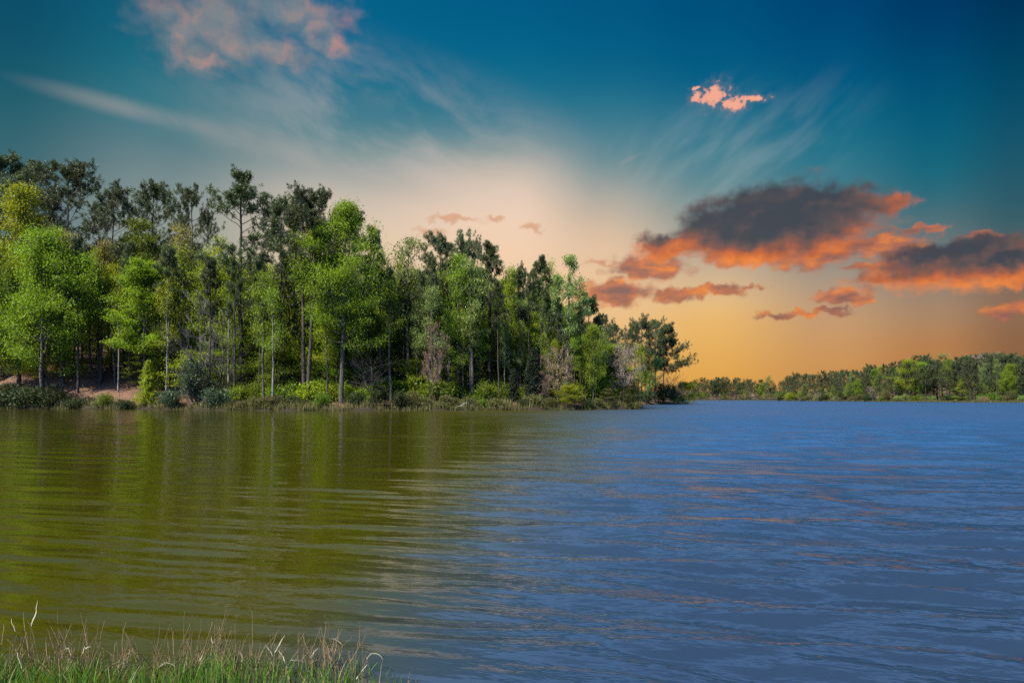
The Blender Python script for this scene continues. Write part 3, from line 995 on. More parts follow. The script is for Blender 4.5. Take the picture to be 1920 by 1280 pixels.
def pine(px, back, top, kind, label, **k):
    return plant('pine_tree', kind, px, S(px, back), top, label=label, cat='pine tree', group=G_PINE, **k)


pine(-6, 30, 262, PINE_BROAD, 'dark pine cut by the edge of the photo, above the lime crown')
pine(128, 22, 287, PINE_BROAD, 'broadest dark pine, rising behind the lime green crown')
pine(62, 26, 300, PINE[1], 'thin pine with reaching boughs beside the broadest dark pine')
pine(207, 20, 333, PINE[2], 'open crowned pine with a forking top next to the broadest pine', wide=.75)
pine(288, 26, 334, PINE[0], 'round headed dark pine above the mid green tree', wide=.85)
pine(362, 24, 334, PINE[2], 'blunt topped dark pine between the round headed pine and the craggy pine', wide=.65)
pine(456, 13, 314, PINE_CRAG, 'tallest craggy pine with a long bare trunk and ragged boughs', rot=20)
pine(523, 12, 363, PINE_THIN, 'thin spindly pine standing between the craggy pine and the twin pines')
pine(568, 7, 358, PINE_TWIN2, 'straight trunked one of the close twin pines at the bank', rot=0)
pine(577, 6, 344, PINE_TWIN, 'slanting one of the close twin pines, with the wide flat crown', rot=0)
pine(655, 22, 388, PINE[1], 'dark pine half hidden behind the big green poplar')
pine(700, 26, 420, PINE[3], 'narrow dark pine showing over the shoulder of the big green poplar')
pine(830, 14, 428, PINE[2], 'lower of the two broad pines past the pale wispy tree', wide=.85)
pine(872, 18, 421, PINE_POINT, 'higher of the two broad pines past the pale wispy tree', wide=.68)
pine(918, 12, 449, PINE[3], 'lone straight pine with a slim crown and a tall bare trunk', wide=1.1)
pine(992, 11, 484, PINE[4], 'flat crowned pine over the dark cedar', wide=.75)
pine(1012, 9, 476, PINE_THIN, 'needle thin pine just past the flat crowned pine')
pine(1090, 12, 545, PINE_LEAN, 'small leaning pine with a sparse crown before the orange clouds', rot=0)
pine(1128, 40, 588, PINE[2], 'low rounded pine between the leaning pine and the point')
pine(1148, 55, 604, PINE[0], 'short pine at the dip before the point pines')
pine(1204, 12, 586, PINE_POINT, 'large broad pine on the point of land', wide=1.0)
pine(1228, 10, 596, PINE[0], 'middle pine of the point with a tight crown', wide=.8)
pine(1244, 6, 603, PINE_SIDE, 'outermost point pine with layered boughs reaching over the water', rot=0)
pine(1190, 20, 606, PINE[1], 'slim pine on the inland side of the point')


def leafy(px, back, top, kind, label, mat=None, cat='tree', name='broadleaf_tree', **k):
    return plant(name, kind, px, S(px, back), top, label=label, cat=cat, group=G_BROAD, mat=mat, **k)


leafy(35, 10, 334, FULL[1], 'lime yellow tree with a round crown below the edge pine', 'lime', wide=.95)
leafy(-60, 14, 350, FULL[0], 'lime yellow tree mostly outside the photo edge', 'lime')
leafy(78, 4, 420, BIGLEFT, 'big bright green tree standing on the bank with a dark trunk', 'spring', wide=1.15, rot=40)
leafy(-20, 5, 450, BIGLEFT, 'bright green tree cut by the photo edge on the bank', 'mid', wide=.8)
leafy(118, 10, 418, TALL[2], 'tan flushed tree behind the big bright bank tree', 'ochre')
leafy(188, 12, 438, TALL[0], 'tan leafed tree with thin crown beside the dirt slope', 'ochre', bark='pinebark', wide=.85)
leafy(170, 14, 520, THINB[0], 'rusty leafed young tree beside the tan leafed tree', 'rust')
leafy(272, 8, 484, DOME, 'bright domed green tree over the young conifer', 'spring')
leafy(262, 20, 404, TALL[1], 'mid green tree below the round headed pine', 'mid', wide=1.2)
leafy(348, 16, 410, TALL[0], 'ochre topped tree in front of the blunt topped pine', 'ochre', wide=.95)
leafy(402, 16, 436, TALL[3], 'yellow-green tree between the ochre topped tree and craggy pine', 'lime')
leafy(492, 20, 478, TALL[2], 'thin yellow-green tree between the craggy pine and the spindly pine', 'spring')
leafy(542, 22, 486, TALL[1], 'yellow-green tree seen between the spindly pine and twin pines', 'lime')
leafy(640, 5, 369, POPLAR, 'big green poplar, tallest of the leafy trees, by the twin pines', 'spring', rot=10, wide=1.15)
leafy(715, 10, 470, TALL[0], 'mid green tree under the shoulder of the big poplar', 'mid')
leafy(765, 10, 438, WISP, 'pale wispy tree with a see-through top', 'pale', wide=1.1)
leafy(748, 16, 470, TALL[2], 'leafy tree close behind the pale wispy tree', 'spring')
leafy(800, 12, 500, TALL[3], 'light green tree below the lower broad pine', 'lime')
leafy(858, 8, 470, TALL[1], 'light green column in front of the two broad pines', 'spring', wide=.9)
leafy(887, 7, 480, TALL[3], 'narrow pale green column next to the lone straight pine', 'pale', wide=1.15)
leafy(958, 10, 488, TALL[0], 'light green tree between lone straight pine and flat crowned pine', 'lime', wide=.75)
leafy(1030, 9, 476, TALL[2], 'leafy tree with an upright top beside the needle thin pine', 'spring', wide=.7)
leafy(1062, 8, 473, FORKED, 'pale forked tree with grey limbs and a thin wispy top', 'pale', rot=0, wide=.85)
leafy(1075, 14, 560, THINB[1], 'small green tree below the pale forked tree', 'spring')
leafy(1112, 5, 604, ROUND[0], 'rounded green tree below the leaning pine, near the water', 'spring', wide=.75)
leafy(1140, 16, 640, ROUND[1], 'green tree behind the rounded green tree near the water', 'mid', wide=.8)
leafy(1218, 8, 650, ROUND[1], 'light green tree in front of the point pines', 'pale', wide=.85)
leafy(1196, 12, 640, THINB[0], 'lime green sapling on the inland side of the point', 'lime')
leafy(1046, 4, 640, BUDDED[0], 'rust budded small tree below the pale forked tree')
leafy(1020, 3, 690, BUDDED[0], 'low rust budded tree beside the dark cedar', wide=1.3)
leafy(1167, 5, 640, BUDDED[1], 'pinkish budding tree between the rounded green tree and the point', wide=1.1)
leafy(372, 5, 540, BARE[0], 'bare grey tree with spreading dead branches over the holly bush', cat='bare tree', name='bare_tree', rot=0, wide=.75)
leafy(412, 7, 560, BARE[1], 'bare grey tree leaning towards the craggy pine', cat='bare tree', name='bare_tree', rot=80)
leafy(700, 5, 630, BARE[1], 'grey twiggy bare tree under the big poplar by the water', cat='bare tree', name='bare_tree', wide=1.2)
leafy(815, 4, 590, BUDDED[0], 'tan budded slender tree under the lower broad pine', wide=.55, mat=None)
leafy(1262, 3, 688, WILLOW, 'dark bare willow on the tip of the point', cat='bare tree', name='bare_tree')
leafy(1280, -2, 712, OVER, 'lime green tree bending low over the water at the tip', cat='tree', rot=0)

plant('cedar_tree', CEDAR, 1000, S(1000, 3.5), 650, label='dark columnar cedar near the shore', cat='cedar', group=G_BROAD, wide=1.1)
plant('cedar_tree', CEDAR, 963, S(963, 6), 690, label='shorter dark cedar inland of the columnar cedar', cat='cedar', group=G_BROAD)
plant('young_conifer', YOUNG, 278, S(278, 1.5), 674, label='yellow-green young conifer at the shore below the domed tree', cat='conifer', group=G_BUSH)
plant('holly_bush', HOLLY, 368, S(368, 2.5), 662, label='large grey-green holly bush at the shore below the bare grey tree', cat='bush', group=G_BUSH)

# understory and filler wood: shorter trees seen between the trunks
LAND = [(-200, 'edge of the photo'), (0, 'edge of the photo'), (78, 'big bank tree'), (188, 'tan leafed tree'), (278, 'young conifer'), (370, 'holly bush'), (456, 'craggy pine'), (572, 'twin pines'),
        (640, 'big poplar'), (765, 'pale wispy tree'), (850, 'two broad pines'), (918, 'lone straight pine'), (1000, 'columnar cedar'), (1062, 'pale forked tree'),
        (1112, 'rounded green tree'), (1167, 'pinkish budding tree'), (1204, 'point pines'), (1280, 'tip of the point')]
rr = random.Random(42)
SKY_L = ([-150, 0, 150, 300, 450, 600, 740, 850, 1000, 1080, 1130, 1180], [420, 430, 440, 430, 465, 470, 475, 485, 510, 560, 610, 630])
MATS_FILL = [('spring', 'bright green'), ('lime', 'yellow-green'), ('mid', 'mid green'), ('spring', 'bright green'), ('lime', 'yellow-green'), ('pale', 'pale green')]
px = -110.0
while px < 1180:
    for row in range(3):
        back = (16, 32, 50)[row] + rr.uniform(-5, 7)
        q = px + rr.uniform(-12, 12)
        top = np.interp(q, *SKY_L) + rr.uniform(8, 90 if row == 0 else 45)
        if rr.random() < 0.13:
            plant('pine_tree', rr.choice(PINE), q, S(q, back), top + 12, cat='pine tree', group='pines deeper in the wood', pend='inner dark pine', wide=.8)
        else:
            mt, nm = rr.choice(MATS_FILL)
            plant('broadleaf_tree', rr.choice(TALL + THINB if row == 0 else FULL), q, S(q, back), top, cat='tree', group='leafy trees deeper in the wood', mat=mt, pend='inner ' + nm + ' tree', bark=rr.choice([None, 'pinebark']))
    px += 27
px = -90.0
while px < 1185:
    q = px + rr.uniform(-10, 10)
    back = rr.uniform(9, 17) if not 95 < q < 255 else rr.uniform(19, 26)
    top = rr.uniform(625, 690) + max(0, q - 900) * 0.06 
    mt, nm = rr.choice([('spring', 'green'), ('mid', 'dark green'), ('spring', 'green'), ('mid', 'dark green'), ('spring', 'green'), ('lime', 'yellow-green')])
    plant('understory_tree', rr.choice(LAYER), q, S(q, back), top, cat='small tree', group=G_UNDER, mat=mt, pend='low ' + nm + ' tree', wide=rr.uniform(0.9, 1.2))
    px += 25
px = -90.0
while px < 1180:
    q = px + rr.uniform(-10, 10)
    mt, nm = rr.choice([('lime', 'yellow-green'), ('spring', 'green')])
    plant('understory_tree', rr.choice(LAYER), q, S(q, rr.uniform(20, 32)), H=rr.uniform(7, 12), cat='small tree', group=G_UNDER, mat=mt, pend='inner low ' + nm + ' tree', wide=rr.uniform(1.0, 1.3))
    px += 24
for q in (150, 240, 318, 395, 440, 486, 536, 612, 690, 728, 756, 792, 812, 850, 893, 938, 968, 1022, 1044, 1084, 1104, 1122):
    q += rr.uniform(-4, 4)
    plant('pine_tree', PINE_THIN if rr.random() < .6 else PINE[3], q, S(q, rr.uniform(5, 12)), np.interp(q, *SKY_L) - rr.uniform(-28, 6), cat='pine tree', group='slim pines at the wood edge', pend='slim bare trunked pine', wide=rr.uniform(.7, .95))
px = 560.0
while px < 1180:
    q = px + rr.uniform(-8, 8)
    mt, nm = rr.choice([('lime', 'yellow-green'), ('spring', 'green'), ('lime', 'yellow-green')])
    plant('understory_tree', rr.choice(LAYER), q, S(q, rr.uniform(14, 21)), H=rr.uniform(10, 15) * (1.0 if q < 1050 else .7), cat='small tree', group=G_UNDER, mat=mt, pend='taller ' + nm + ' tree', wide=rr.uniform(.8, 1.0))
    px += 19
px = 430.0
while px < 1180:
    q = px + rr.uniform(-8, 8)
    mt, nm = rr.choice([('spring', 'bright green'), ('mid', 'green'), ('lime', 'yellow-green')])
    plant('shrub', rr.choice(BUSH), q, S(q, rr.uniform(5, 12)), H=rr.uniform(2.2, 4.2), cat='shrub', group='undergrowth shrubs between the trunks', mat=mt, pend='leafy ' + nm + ' undergrowth shrub', wide=rr.uniform(1.0, 1.4))
    px += 24
# slim bare-looking trunks with little crown: saplings in front of the dark wood
for q in (222, 312, 428, 497, 508, 612, 668, 735, 780, 808, 838, 846, 868, 884, 902, 945, 975, 1040, 1078, 1098, 1135):
    q += rr.uniform(-3, 3)
    plant('broadleaf_tree', rr.choice(THINB), q, S(q, rr.uniform(4, 9)), np.interp(q, *SKY_L) + rr.uniform(30, 120), cat='tree', group='slim trees at the wood edge', mat=rr.choice(['spring', 'lime', 'pale']),
          pend='slim wood edge tree', wide=rr.uniform(.7, .95), bark=rr.choice(['greybark', 'pinebark', 'palebark']))
for (q, back, H, w_, i, mt, lab) in (
        (10, 1.5, 5.2, 1.1, 0, 'bush', 'dark shoreline bush at the photo edge'), (52, 1.0, 4.6, 1.2, 1, 'bush', 'dark shoreline bush below the big bank tree'),
        (100, 1.2, 4.4, 1.1, 0, 'bush', 'dark bush in shadow between the big bank tree and the dirt slope'), (142, 0.8, 3.2, 1.2, 1, 'bush', 'low dark bush overhanging the water under the dirt slope'),
        (198, 1.0, 3.6, 1.1, 2, 'mid', 'mid green rounded bush at the foot of the dirt slope'), (240, 0.8, 2.6, .9, 1, 'bush', 'small bush tucked before the young conifer'),
        (318, 1.0, 3.0, 1.2, 0, 'holly', 'grey-green low bush between the young conifer and holly bush'), (408, 1.2, 3.2, 1.1, 0, 'holly', 'grey-green low bush on the far side of the holly bush'),
        (605, 1.6, 3.2, 1.1, 2, 'mid', 'green bush at the foot of the big poplar'), (548, 2.2, 2.0, 1.1, 1, 'bush', 'dark low bush at the foot of the twin pines'),
        (668, 1.2, 2.6, 1.2, 0, 'bush', 'dark bush on the bank under the twiggy bare tree'), (705, 1.0, 3.0, 1.2, 1, 'bush', 'wide dark bush by the water past the big poplar'),
        (748, 1.0, 3.2, 1.1, 2, 'bush', 'dark bush by the water below the pale wispy tree'), (775, 1.6, 3.4, .9, 0, 'goldbush', 'olive bush between the pale wispy tree and the grassy bank'),
        (905, 1.6, 2.0, 1.0, 2, 'mid', 'small leafy bush on the bank below the lone straight pine'), (980, 1.4, 2.2, 1.2, 1, 'bush', 'dark low bush beside the columnar cedar'),
        (1030, 1.2, 3.4, 1.2, 0, 'goldbush', 'olive bush below the rust budded tree'), (1068, .9, 3.2, 1.0, 2, 'lime', 'lime bush by the water below the pale forked tree'),
        (1100, 1.0, 3.4, 1.0, 0, 'bush', 'dark bush under the rounded green tree'), (1140, 1.2, 4.2, 1.1, 0, 'goldbush', 'olive bush below the pinkish budding tree'),
        (1170, 1.4, 3.6, 1.1, 1, 'goldbush', 'brownish bush at the last of the near shore'), (1188, 3.0, 3.6, 1.0, 2, 'bush', 'bush closing the near shore before the bay')):
    H *= (0.45 + 0.5 * ((int(q) * 37) % 10) / 10) if q > 540 else (0.8 if q < 90 else 0.66 if q < 250 else 0.9)
    plant('shrub', LAYER[i] if q > 540 and int(q) % 3 == 0 else BUSH[i], q, S(q, back), H=H * (1.4 if q > 540 and int(q) % 3 == 0 else 1), label=lab, cat='shrub', group=G_BUSH, mat=mt, wide=w_ * 1.2)
plant('shrub', TIPBUSH, 1240, S(1240, 2.5), 713, label='large dark domed bush on the tip of the point', cat='shrub', group=G_BUSH, wide=1.0)
plant('shrub', BUSH[0], 1208, S(1208, 3), 728, label='dark bush under the large broad point pine', cat='shrub', group=G_BUSH, wide=1.3)
plant('shrub', BUSH[2], 1266, S(1266, 2), 728, label='small dark bush at the very tip beside the bare willow', cat='shrub', group=G_BUSH, mat='bush')
for i, (q, back, w_) in enumerate(((455, 1.6, 1.2), (485, 1.2, 1.4), (512, 1.4, 1.3), (540, 1.1, 1.1), (800, 1.5, 1.0), (842, 1.3, 1.2), (880, 1.4, 1.2), (930, 1.2, 1.3), (1000, 1.0, 1.1), (1120, .8, 1.2), (1190, .8, 1.2))):
    plant('shrub', GOLD, q, S(q, back), H=1.3 + 0.5 * ((i * 7) % 3) / 2, cat='shrub', group='golden tufts on the near bank', pend='low golden shrub on the bank', wide=w_)

# bleached fallen branch on the bank
fb = Wood()
rngb = np.random.default_rng(3)
main = np.array([(0, 0, 0.05), (0.7, -0.1, 0.25), (1.5, 0, 0.6), (2.2, 0.1, 0.95), (2.8, 0.1, 1.35)])
fb.tube(main, [0.08, 0.075, 0.06, 0.05, 0.025], 6)
for (u, dx, dz, L) in ((0.4, 0.9, 0.1, 1.2), (0.6, 0.6, 1.0, 0.9), (0.75, 1.0, 0.1, 1.0)):
    q, _ = at_path(main, u)
    fb.tube(wander(rngb, q, (dx, 0.2, dz), L, 5, 0.12), 0.035 * np.linspace(1, .4, 5), 5)
bx, by = P(850, S(850, 0.4))
o = link('fallen_branch', fb.mesh('fallen_branch', M['drywood']))
o.location = (bx, by, gz(bx, by))
o.scale = (0.65, 0.65, 0.6)
tag(o, 'bleached fallen branch on the bank below the two broad pines', 'branch')


# ---------------------------------------------------------------- grass along the wooded shore (nobody could count it)
def blades(name, pts, rng, H, W, mat, lean=0.35, segs=2):
    """Curved grass blades rooted at pts."""
    n = len(pts)
    az = rng.uniform(0, 6.283, n)
    ln = rng.uniform(0.1, 1.0, n) * lean
    h = H * rng.uniform(0.5, 1.25, n)
    d = np.stack([np.cos(az), np.sin(az), np.zeros(n)], 1)
    s = np.stack([-np.sin(az), np.cos(az), np.zeros(n)], 1)
    rot = rng.uniform(0, 6.283, n)
    s = s * np.cos(rot)[:, None] + d * np.sin(rot)[:, None]
    lv = []
    for k in range(segs + 1):
        u = k / segs
        c = pts + d * (ln * h * u ** 2)[:, None] + np.array([0, 0, 1.0]) * (h * u * (1 - 0.25 * ln * u))[:, None]
        w = W * (1 - u) ** 0.7
        if k < segs:
            lv += [c - s * w * 0.5, c + s * w * 0.5]
        else:
            lv += [c]
    per = 2 * segs + 1
    v = np.stack(lv, 1).reshape(-1, 3)
    b = (np.arange(n) * per)
    f = []
    for k in range(segs - 1):
        f.append(np.stack([b + 2 * k, b + 2 * k + 1, b + 2 * k + 3, b + 2 * k + 2], 1).tolist())
    f.append(np.stack([b + 2 * segs - 2, b + 2 * segs - 1, b + 2 * segs], 1).tolist())
    faces = [q for part in f for q in part]
    tone = np.repeat(rng.uniform(0, 1, n), per)
    return new_mesh(name, v, faces, mat, False, tone)


rg = np.random.default_rng(9)
pts = []
while len(pts) < 9000:
    q = rg.uniform(-80, 1200)
    dens = 1.0 if 420 < q < 600 or 780 < q < 960 else 0.35
    if rg.uniform() > dens:
        continue
    D = shore_d(min(q, 1197)) + rg.exponential(1.3) - 0.3
    x, y = P(q, D)
    pts.append((x, y))
pts = np.array(pts)
z = height(pts[:, 0], pts[:, 1])
keep = z > -0.12
me = blades('shore_grass', np.column_stack([pts, z])[keep], rg, 0.75, 0.10, M['bankgrass'])
tag(link('shore_grass', me), 'dry golden grass along the foot of the wooded bank', 'grass', kind='stuff')

# ---------------------------------------------------------------- the far shore
GP, GB = 'pines of the far shore', 'leafy trees of the far shore'
LAND_F = [(1270, 'lime tree at the tip'), (1350, 'pale tree on the grass'), (1402, 'dark pine on the grass'), (1455, 'low jetty'), (1483, 'golden shore bush'), (1561, 'lime column'), (1637, 'pink budding tree'),
          (1703, 'broad bright tree'), (1776, 'tall bright tree'), (1806, 'small lime tree'), (1846, 'orange shrub'), (1930, 'edge of the photo')]


def far(name, kind, px, back, top, label=None, **k):
    return plant(name, kind, px, far_d(px) + back, top, label=label, **k)


far('broadleaf_tree', ROUND[0], 1703, 8, 672, 'broad bright green tree, largest light crown on the far shore', group=GB, mat='lime', wide=1.25)
far('broadleaf_tree', ROUND[1], 1732, 12, 676, 'bright green tree close beside the broad bright tree', group=GB, mat='spring', wide=.9)
far('broadleaf_tree', TALL[0], 1776, 16, 669, 'tall bright green tree between the pines of the far hill', group=GB, mat='spring', wide=1.2)
far('broadleaf_tree', LAYER[1], 1806, 5, 708, 'small lime tree in layers at the far water edge', group=GB, mat='lime', wide=.9)
far('broadleaf_tree', BUDDED[1], 1637, 3, 722, 'pink budding tree leaning at the far water edge', group=GB, wide=1.15)
far('shrub', BUSH[2], 1662, 4, 726, 'olive upright bush beside the pink budding tree', cat='shrub', group='shrubs of the far shore', mat='goldbush', wide=.7)
far('broadleaf_tree', LAYER[0], 1561, 5, 722, 'lime column of leaves low on the far shore', group=GB, mat='lime', wide=.5)
far('shrub', BUSH[0], 1483, 8, 733, 'golden green wide bush at the corner of the far bay', cat='shrub', group='shrubs of the far shore', mat='lime', wide=1.5)
far('shrub', BUSH[1], 1510, 6, 740, 'grey-brown low bush past the golden bush', cat='shrub', group='shrubs of the far shore', mat='goldbush', wide=1.8)
far('shrub', BUSH[1], 1846, 3, 742, 'small orange leafed shrub at the far water edge', cat='shrub', group='shrubs of the far shore', mat='rust', wide=1.1)
far('broadleaf_tree', THINB[0], 1440, 14, 702, 'thin pale tree poking over the far pines above the jetty', group=GB, mat='pale', wide=1.2)
far('broadleaf_tree', ROUND[0], 1357, 18, 724, 'pale green tree behind the far grass strip', group=GB, mat='pale', wide=.9)
far('broadleaf_tree', TALL[1], 1382, 16, 716, 'pale green tree left of the dark pine on the grass', group=GB, mat='pale', wide=1.1)
far('broadleaf_tree', ROUND[1], 1428, 20, 718, 'bright green tree behind the grass strip next to the jetty', group=GB, mat='spring', wide=.9)
far('pine_tree', PINE_BROAD, 1402, 9, 712, 'dark bushy pine standing on the far grass strip', cat='pine tree', group=GP, wide=.8)
far('pine_tree', PINE[4], 1490, 22, 696, 'flat topped pine standing clear over the golden shore bush', cat='pine tree', group=GP)
far('pine_tree', PINE[2], 1542, 24, 693, 'lone topped pine over the dip of the far skyline', cat='pine tree', group=GP)
far('pine_tree', PINE_BROAD, 1737, 30, 661, 'highest pine crown over the broad bright tree', cat='pine tree', group=GP, wide=.7)
far('broadleaf_tree', WISP, 1766, 34, 660, 'hazy pale treetop over the tall bright tree', group=GB, mat='pale', wide=1.4)
far('broadleaf_tree', BUDDED[1], 1853, 40, 660, 'pinkish grey domed treetop on the far hill', group=GB, wide=1.5)
SKY_F = ([1270, 1300, 1330, 1440, 1452, 1470, 1490, 1540, 1560, 1620, 1640, 1680, 1740, 1790, 1850, 1990], [716, 712, 708, 709, 719, 708, 700, 700, 694, 685, 682, 670, 667, 669, 660, 657])
rf = random.Random(99)
for row, (b0, b1, t0, t1, step) in enumerate(((5, 12, 4, 24, 12.5), (16, 30, 0, 14, 11.5), (36, 60, -3, 8, 12.5))):
    px = 1278.0
    while px < 1975:
        q = px + rf.uniform(-4, 4)
        D = far_d(q) + rf.uniform(b0, b1)
        if row == 0 and 1300 < q < 1456:
            D += 10
        top = np.interp(q, *SKY_F) + rf.uniform(t0, t1)
        if rf.random() < (0.74 if row == 0 else 0.86):
            plant('pine_tree', rf.choice(FARPINE), q, D, top, cat='pine tree', group=GP, pend='far shore pine', wide=rf.uniform(.85, 1.15) * (1.35 if q < 1456 else 1.1))
        else:
            mt, nm = rf.choice([('spring', 'green'), ('mid', 'dull green'), ('pale', 'pale green'), ('lime', 'lime green')])
            plant('broadleaf_tree', rf.choice(TALL + ROUND), q, D, top + rf.uniform(4, 22), cat='tree', group=GB, mat=mt, pend=nm + ' far shore tree', wide=rf.uniform(.8, 1.1))
        px += step * (0.72 if px < 1460 else 1.0) * rf.uniform(0.8, 1.2)
px = 1285.0
while px < 1970:
    q = px + rf.uniform(-4, 4)
    mt, nm = rf.choice([('mid', 'dark green'), ('mid', 'dark green'), ('spring', 'green'), ('pale', 'pale')])
    plant('understory_tree', rf.choice(LAYER), q, far_d(q) + rf.uniform(16, 34), H=rf.uniform(5, 10), cat='small tree', group='low trees under the far wood', mat=mt, pend='low ' + nm + ' tree', wide=rf.uniform(1.2, 1.7))
    px += 11
px = 1462.0
while px < 1960:
    q = px + rf.uniform(-4, 4)
    mt, nm = rf.choice([('bush', 'dark'), ('mid', 'green'), ('goldbush', 'olive'), ('pale', 'pale'), ('bush', 'dark')])
    plant('shrub', rf.choice(BUSH), q, far_d(q) + rf.uniform(3, 8), H=rf.uniform(2.0, 4.5), cat='shrub', group='shrubs of the far shore', mat=mt, pend=nm + ' far shore shrub', wide=rf.uniform(1, 1.5))
    px += 17

pts = []
while len(pts) < 7000:
    q = rg.uniform(1290, 1980)
    D = far_d(q) + rg.exponential(4.0 if q < 1456 else 1.8) - 0.2
    pts.append(P(q, D))
pts = np.array(pts)
me = blades('far_grass', np.column_stack([pts, height(pts[:, 0], pts[:, 1])]), rg, 0.7, 0.22, M['bankgrass'])
tag(link('far_grass', me), 'strip of yellow grass along the far shore', 'grass', kind='stuff')

# low dark jetty
def box(v, f, x0, x1, y0, y1, z0, z1):
    b = len(v)
    v += [(x0, y0, z0), (x1, y0, z0), (x1, y1, z0), (x0, y1, z0), (x0, y0, z1), (x1, y0, z1), (x1, y1, z1), (x0, y1, z1)]
    f += [(b, b + 3, b + 2, b + 1), (b + 4, b + 5, b + 6, b + 7), (b, b + 1, b + 5, b + 4), (b + 1, b + 2, b + 6, b + 5), (b + 2, b + 3, b + 7, b + 6), (b + 3, b, b + 4, b + 7)]


jx, jy = P(1453, 640)
jr = bpy.data.objects.new('jetty', None)
COL.objects.link(jr)
jr.location = (jx, jy, 0)
tag(jr, 'low dark wooden jetty at the end of the far grass strip', 'jetty')
v, f = [], []
for i in range(24):
    box(v, f, -4.4 + i * 0.37, -4.4 + i * 0.37 + 0.33, -1.3, 1.3, 0.62, 0.74)
link('deck', new_mesh('deck', v, f, M['greybark']), jr)
for sx in (-4.0, 0.0, 4.0):
    for sy in (-1.15, 1.15):
        w = Wood()
        w.tube([(sx, sy, -1.5), (sx, sy, 0.3), (sx, sy, 0.615)], [0.14, 0.14, 0.14], 8)
        link('post', w.mesh('post', M['pinebark']), jr)

# ---------------------------------------------------------------- grass and dry reeds at the photographer's feet
rg = np.random.default_rng(21)
pts = []
while len(pts) < 2600:
    q = rg.uniform(-160, 900)
    lim = np.interp(q, [-160, 0, 300, 620, 700, 800, 880], [1.0, 1.0, .85, 0.6, 0.35, 0.16, 0.08])
    if rg.uniform() > lim:
        continue
    D = rg.uniform(3.35, 4.12)
    pts.append(P(q, D))
pts = np.array(pts)
pz = np.column_stack([pts, height(pts[:, 0], pts[:, 1]) - 0.01])
patch = 0.5 + 0.5 * np.sin(pts[:, 0] * 5.3 + 1.0) * np.sin(pts[:, 0] * 11.7)
keep = rg.uniform(size=len(pts)) < 0.45 + 0.55 * patch
me = blades('bank_grass', pz[keep], rg, 0.170, 0.0085, M['blade'], 0.6, 4)
tag(link('bank_grass', me), 'fresh green grass blades along the lower edge of the water', 'grass', kind='stuff')


pts = []
while len(pts) < 500:
    q = rg.uniform(-160, 720)
    pts.append(P(q, rg.uniform(3.5, 4.2)))
pts = np.array(pts)
me = blades('dry_grass', np.column_stack([pts, height(pts[:, 0], pts[:, 1]) - 0.01]), rg, 0.17, 0.0045, M['straw'], 0.8, 5)
tag(link('dry_grass', me), 'thin dry straw blades mixed into the green grass at the water edge', 'grass', kind='stuff')


def reed_clump(name, px, D, n, H, label, spread=0.16, heads=2, lean=0.25, seed=0):
    """A clump of dry stalks: stems, a few curled dead leaves, drooping seed heads."""
    rng = np.random.default_rng(seed)
    x, y = P(px, D)
    root = bpy.data.objects.new(name, None)
    COL.objects.link(root)
    root.location = (x, y, gz(x, y))
    tips = []
    for i in range(int(n * 1.25)):
        b = np.array([rng.normal() * spread, rng.normal() * spread * 0.5, -0.03])
        h = H * 0.92 * rng.uniform(0.35, 1.08)
        d = np.array([rng.normal() * lean, rng.normal() * lean * 0.6, 1.0])
        path = wander(rng, b, d, h, 9, 0.07, 0.01)
        st = Wood()
        st.tube(path, rng.uniform(0.0018, 0.0034) * np.linspace(1, 0.4, 9), 4)
        tips.append(path)
        if rng.uniform() < 0.45:     # a twig forking off
            q, bd = at_path(path, rng.uniform(0.3, 0.8))
            st.tube(wander(rng, q, rot_dir(bd, rng.uniform(0, 6.28), 0) + np.array([rng.normal() * .4, 0, 0]), h * rng.uniform(.2, .5), 5, 0.08), 0.0022 * np.linspace(1, .5, 5), 3)
        link('stem', st.mesh('reed_stem', REED), root)
    nl = max(2, n // 8)
    for i in range(nl):
        vv, ff, tone = [], [], []
        path = tips[rng.integers(len(tips))]
        q, bd = at_path(path, rng.uniform(0.45, 1.0))
        sx = rng.choice([-1, 1])
        lp = wander(rng, q, (sx * rng.uniform(.2, .9), rng.normal() * .4, 1.0), rng.uniform(0.05, 0.17), 8, 0.22, -0.16 * rng.uniform(.2, 1.4))
        w0 = rng.uniform(0.0015, 0.0038)
        side = unit(np.cross(np.gradient(lp, axis=0), np.array([0.3, 1, 0.2])))
        wd = (w0 * np.sin(np.linspace(0.5, math.pi, 8)))[:, None] + 0.0006
        b0 = len(vv)
        for k in range(8):
            vv += [lp[k] - side[k] * wd[k], lp[k] + side[k] * wd[k]]
            tone += [0.5 + .5 * (i % 2)] * 2
        for k in range(7):
            ff.append((b0 + 2 * k, b0 + 2 * k + 1, b0 + 2 * k + 3, b0 + 2 * k + 2))
        link('dead_leaf', new_mesh('dead_leaf', np.array(vv), ff, M['deadleaf'], False, np.array(tone)), root)
    tag(root, label, 'reeds', 'dry reeds at the water edge')
    return root


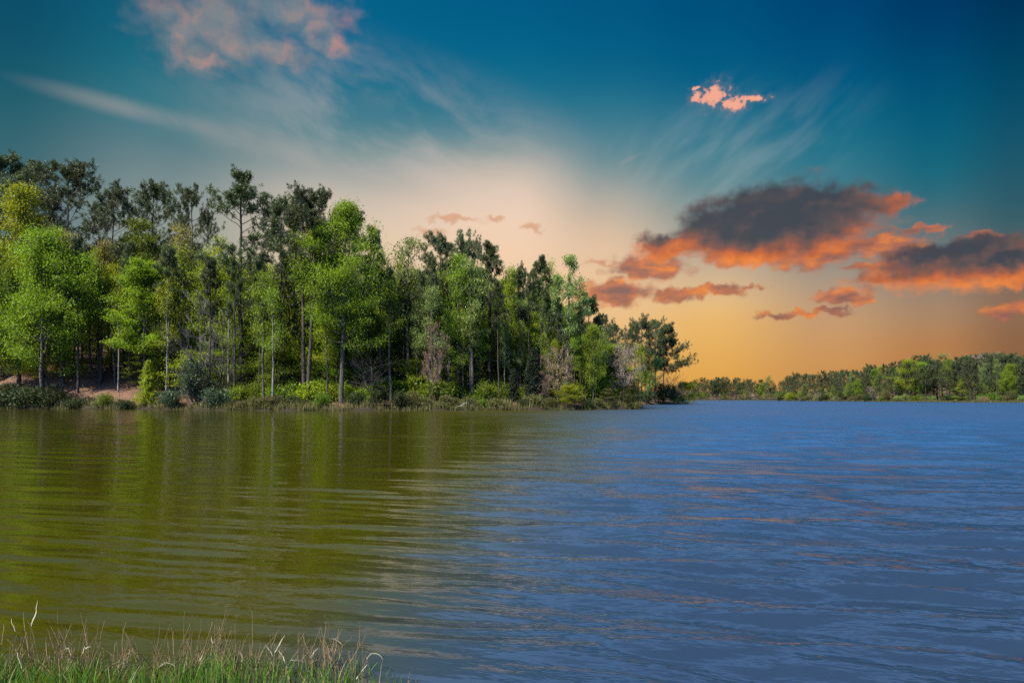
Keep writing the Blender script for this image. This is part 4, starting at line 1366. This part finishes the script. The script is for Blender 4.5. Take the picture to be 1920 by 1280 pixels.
REED = bark_mat('dry_stem', (0.075, 0.048, 0.022), (0.25, 0.175, 0.09), 9.0)
M['deadleaf'] = leaf_mat('dead_reed_leaf', (0.22, 0.17, 0.10), (0.46, 0.40, 0.29), 0.3, hue=0.01)
for i, (px, D, n, H, sp, lab) in enumerate((
        (20, 4.05, 20, 0.40, .15, 'dry brown reeds at the photo corner among green grass'),
        (90, 4.10, 30, 0.46, .14, 'dense tall brown reeds beside the corner clump'),
        (135, 4.0, 16, 0.50, .07, 'tallest brown reed clump with one hooked stalk'),
        (190, 4.05, 20, 0.40, .12, 'ragged brown reeds past the tallest clump, crossed by pale stalks'),
        (255, 4.05, 14, 0.34, .12, 'short thin reeds before the dense middle clumps'),
        (320, 4.10, 34, 0.42, .13, 'dense reddish brown reeds, largest of the middle clumps'),
        (375, 4.05, 26, 0.44, .13, 'tangled brown reeds with leaning stalks beside the largest clump'),
        (440, 4.05, 18, 0.38, .12, 'loose brown reeds with an upright green stalk nearby'),
        (505, 4.05, 18, 0.30, .12, 'short straw reeds before the pale headed reeds'),
        (560, 4.0, 18, 0.33, .12, 'slender reeds leaning away from the pale headed reeds'),
        (610, 4.08, 22, 0.42, .06, 'tall reeds with pale curled leaves at their heads'),
        (665, 3.98, 12, 0.30, .06, 'small sparse reeds past the pale headed reeds'),
        (760, 3.86, 7, 0.22, .09, 'few single reeds standing in the water'),
        (835, 3.82, 5, 0.24, .08, 'last thin stalks along the bottom of the water'))):
    reed_clump('dry_reeds', px, D, n, H, lab, sp, seed=200 + i)

# ---------------------------------------------------------------- labels for the many trees of the wood, told apart by height between landmarks
RANKS = ['', 'second ', 'third ', 'fourth ', 'fifth ', 'sixth ', 'seventh ', 'eighth ', 'ninth ', 'tenth ']


def gap_of(px):
    marks = LAND if px < 1270 else LAND_F
    k = 0
    while k < len(marks) - 2 and px > marks[k + 1][0]:
        k += 1
    return marks[k][1], marks[k + 1][1]


buckets = {}
for it in PENDING:
    buckets.setdefault((it[1],) + gap_of(it[2]), []).append(it)
for (base, a, b), items in buckets.items():
    items.sort(key=lambda t: -t[3])
    n = len(items)
    where = f'beyond the {b}' if a == b else f'between {a} and {b}'
    where = where.replace('edge of the photo', 'photo edge').replace('tip of the point', 'point tip').replace('dark pine on the grass', 'grass strip pine').replace('pale tree on the grass', 'pale grass strip tree').replace('lime tree at the tip', 'lime tip tree')
    for i, it in enumerate(items):
        if n == 1:
            lab = f'{base} {where}'
        elif i == n - 1:
            lab = f'shortest {base} {where}'
        else:
            lab = f'{RANKS[min(i, 9)]}tallest {base} {where}'
        it[0]['label'] = lab
for o in scene.objects:
    if 'label' in o and len(o['label'].split()) > 16:
        print('LONG', o['label'])
print('things', len([o for o in scene.objects if o.parent is None]), 'faces', sum(len(m.polygons) for m in bpy.data.meshes))
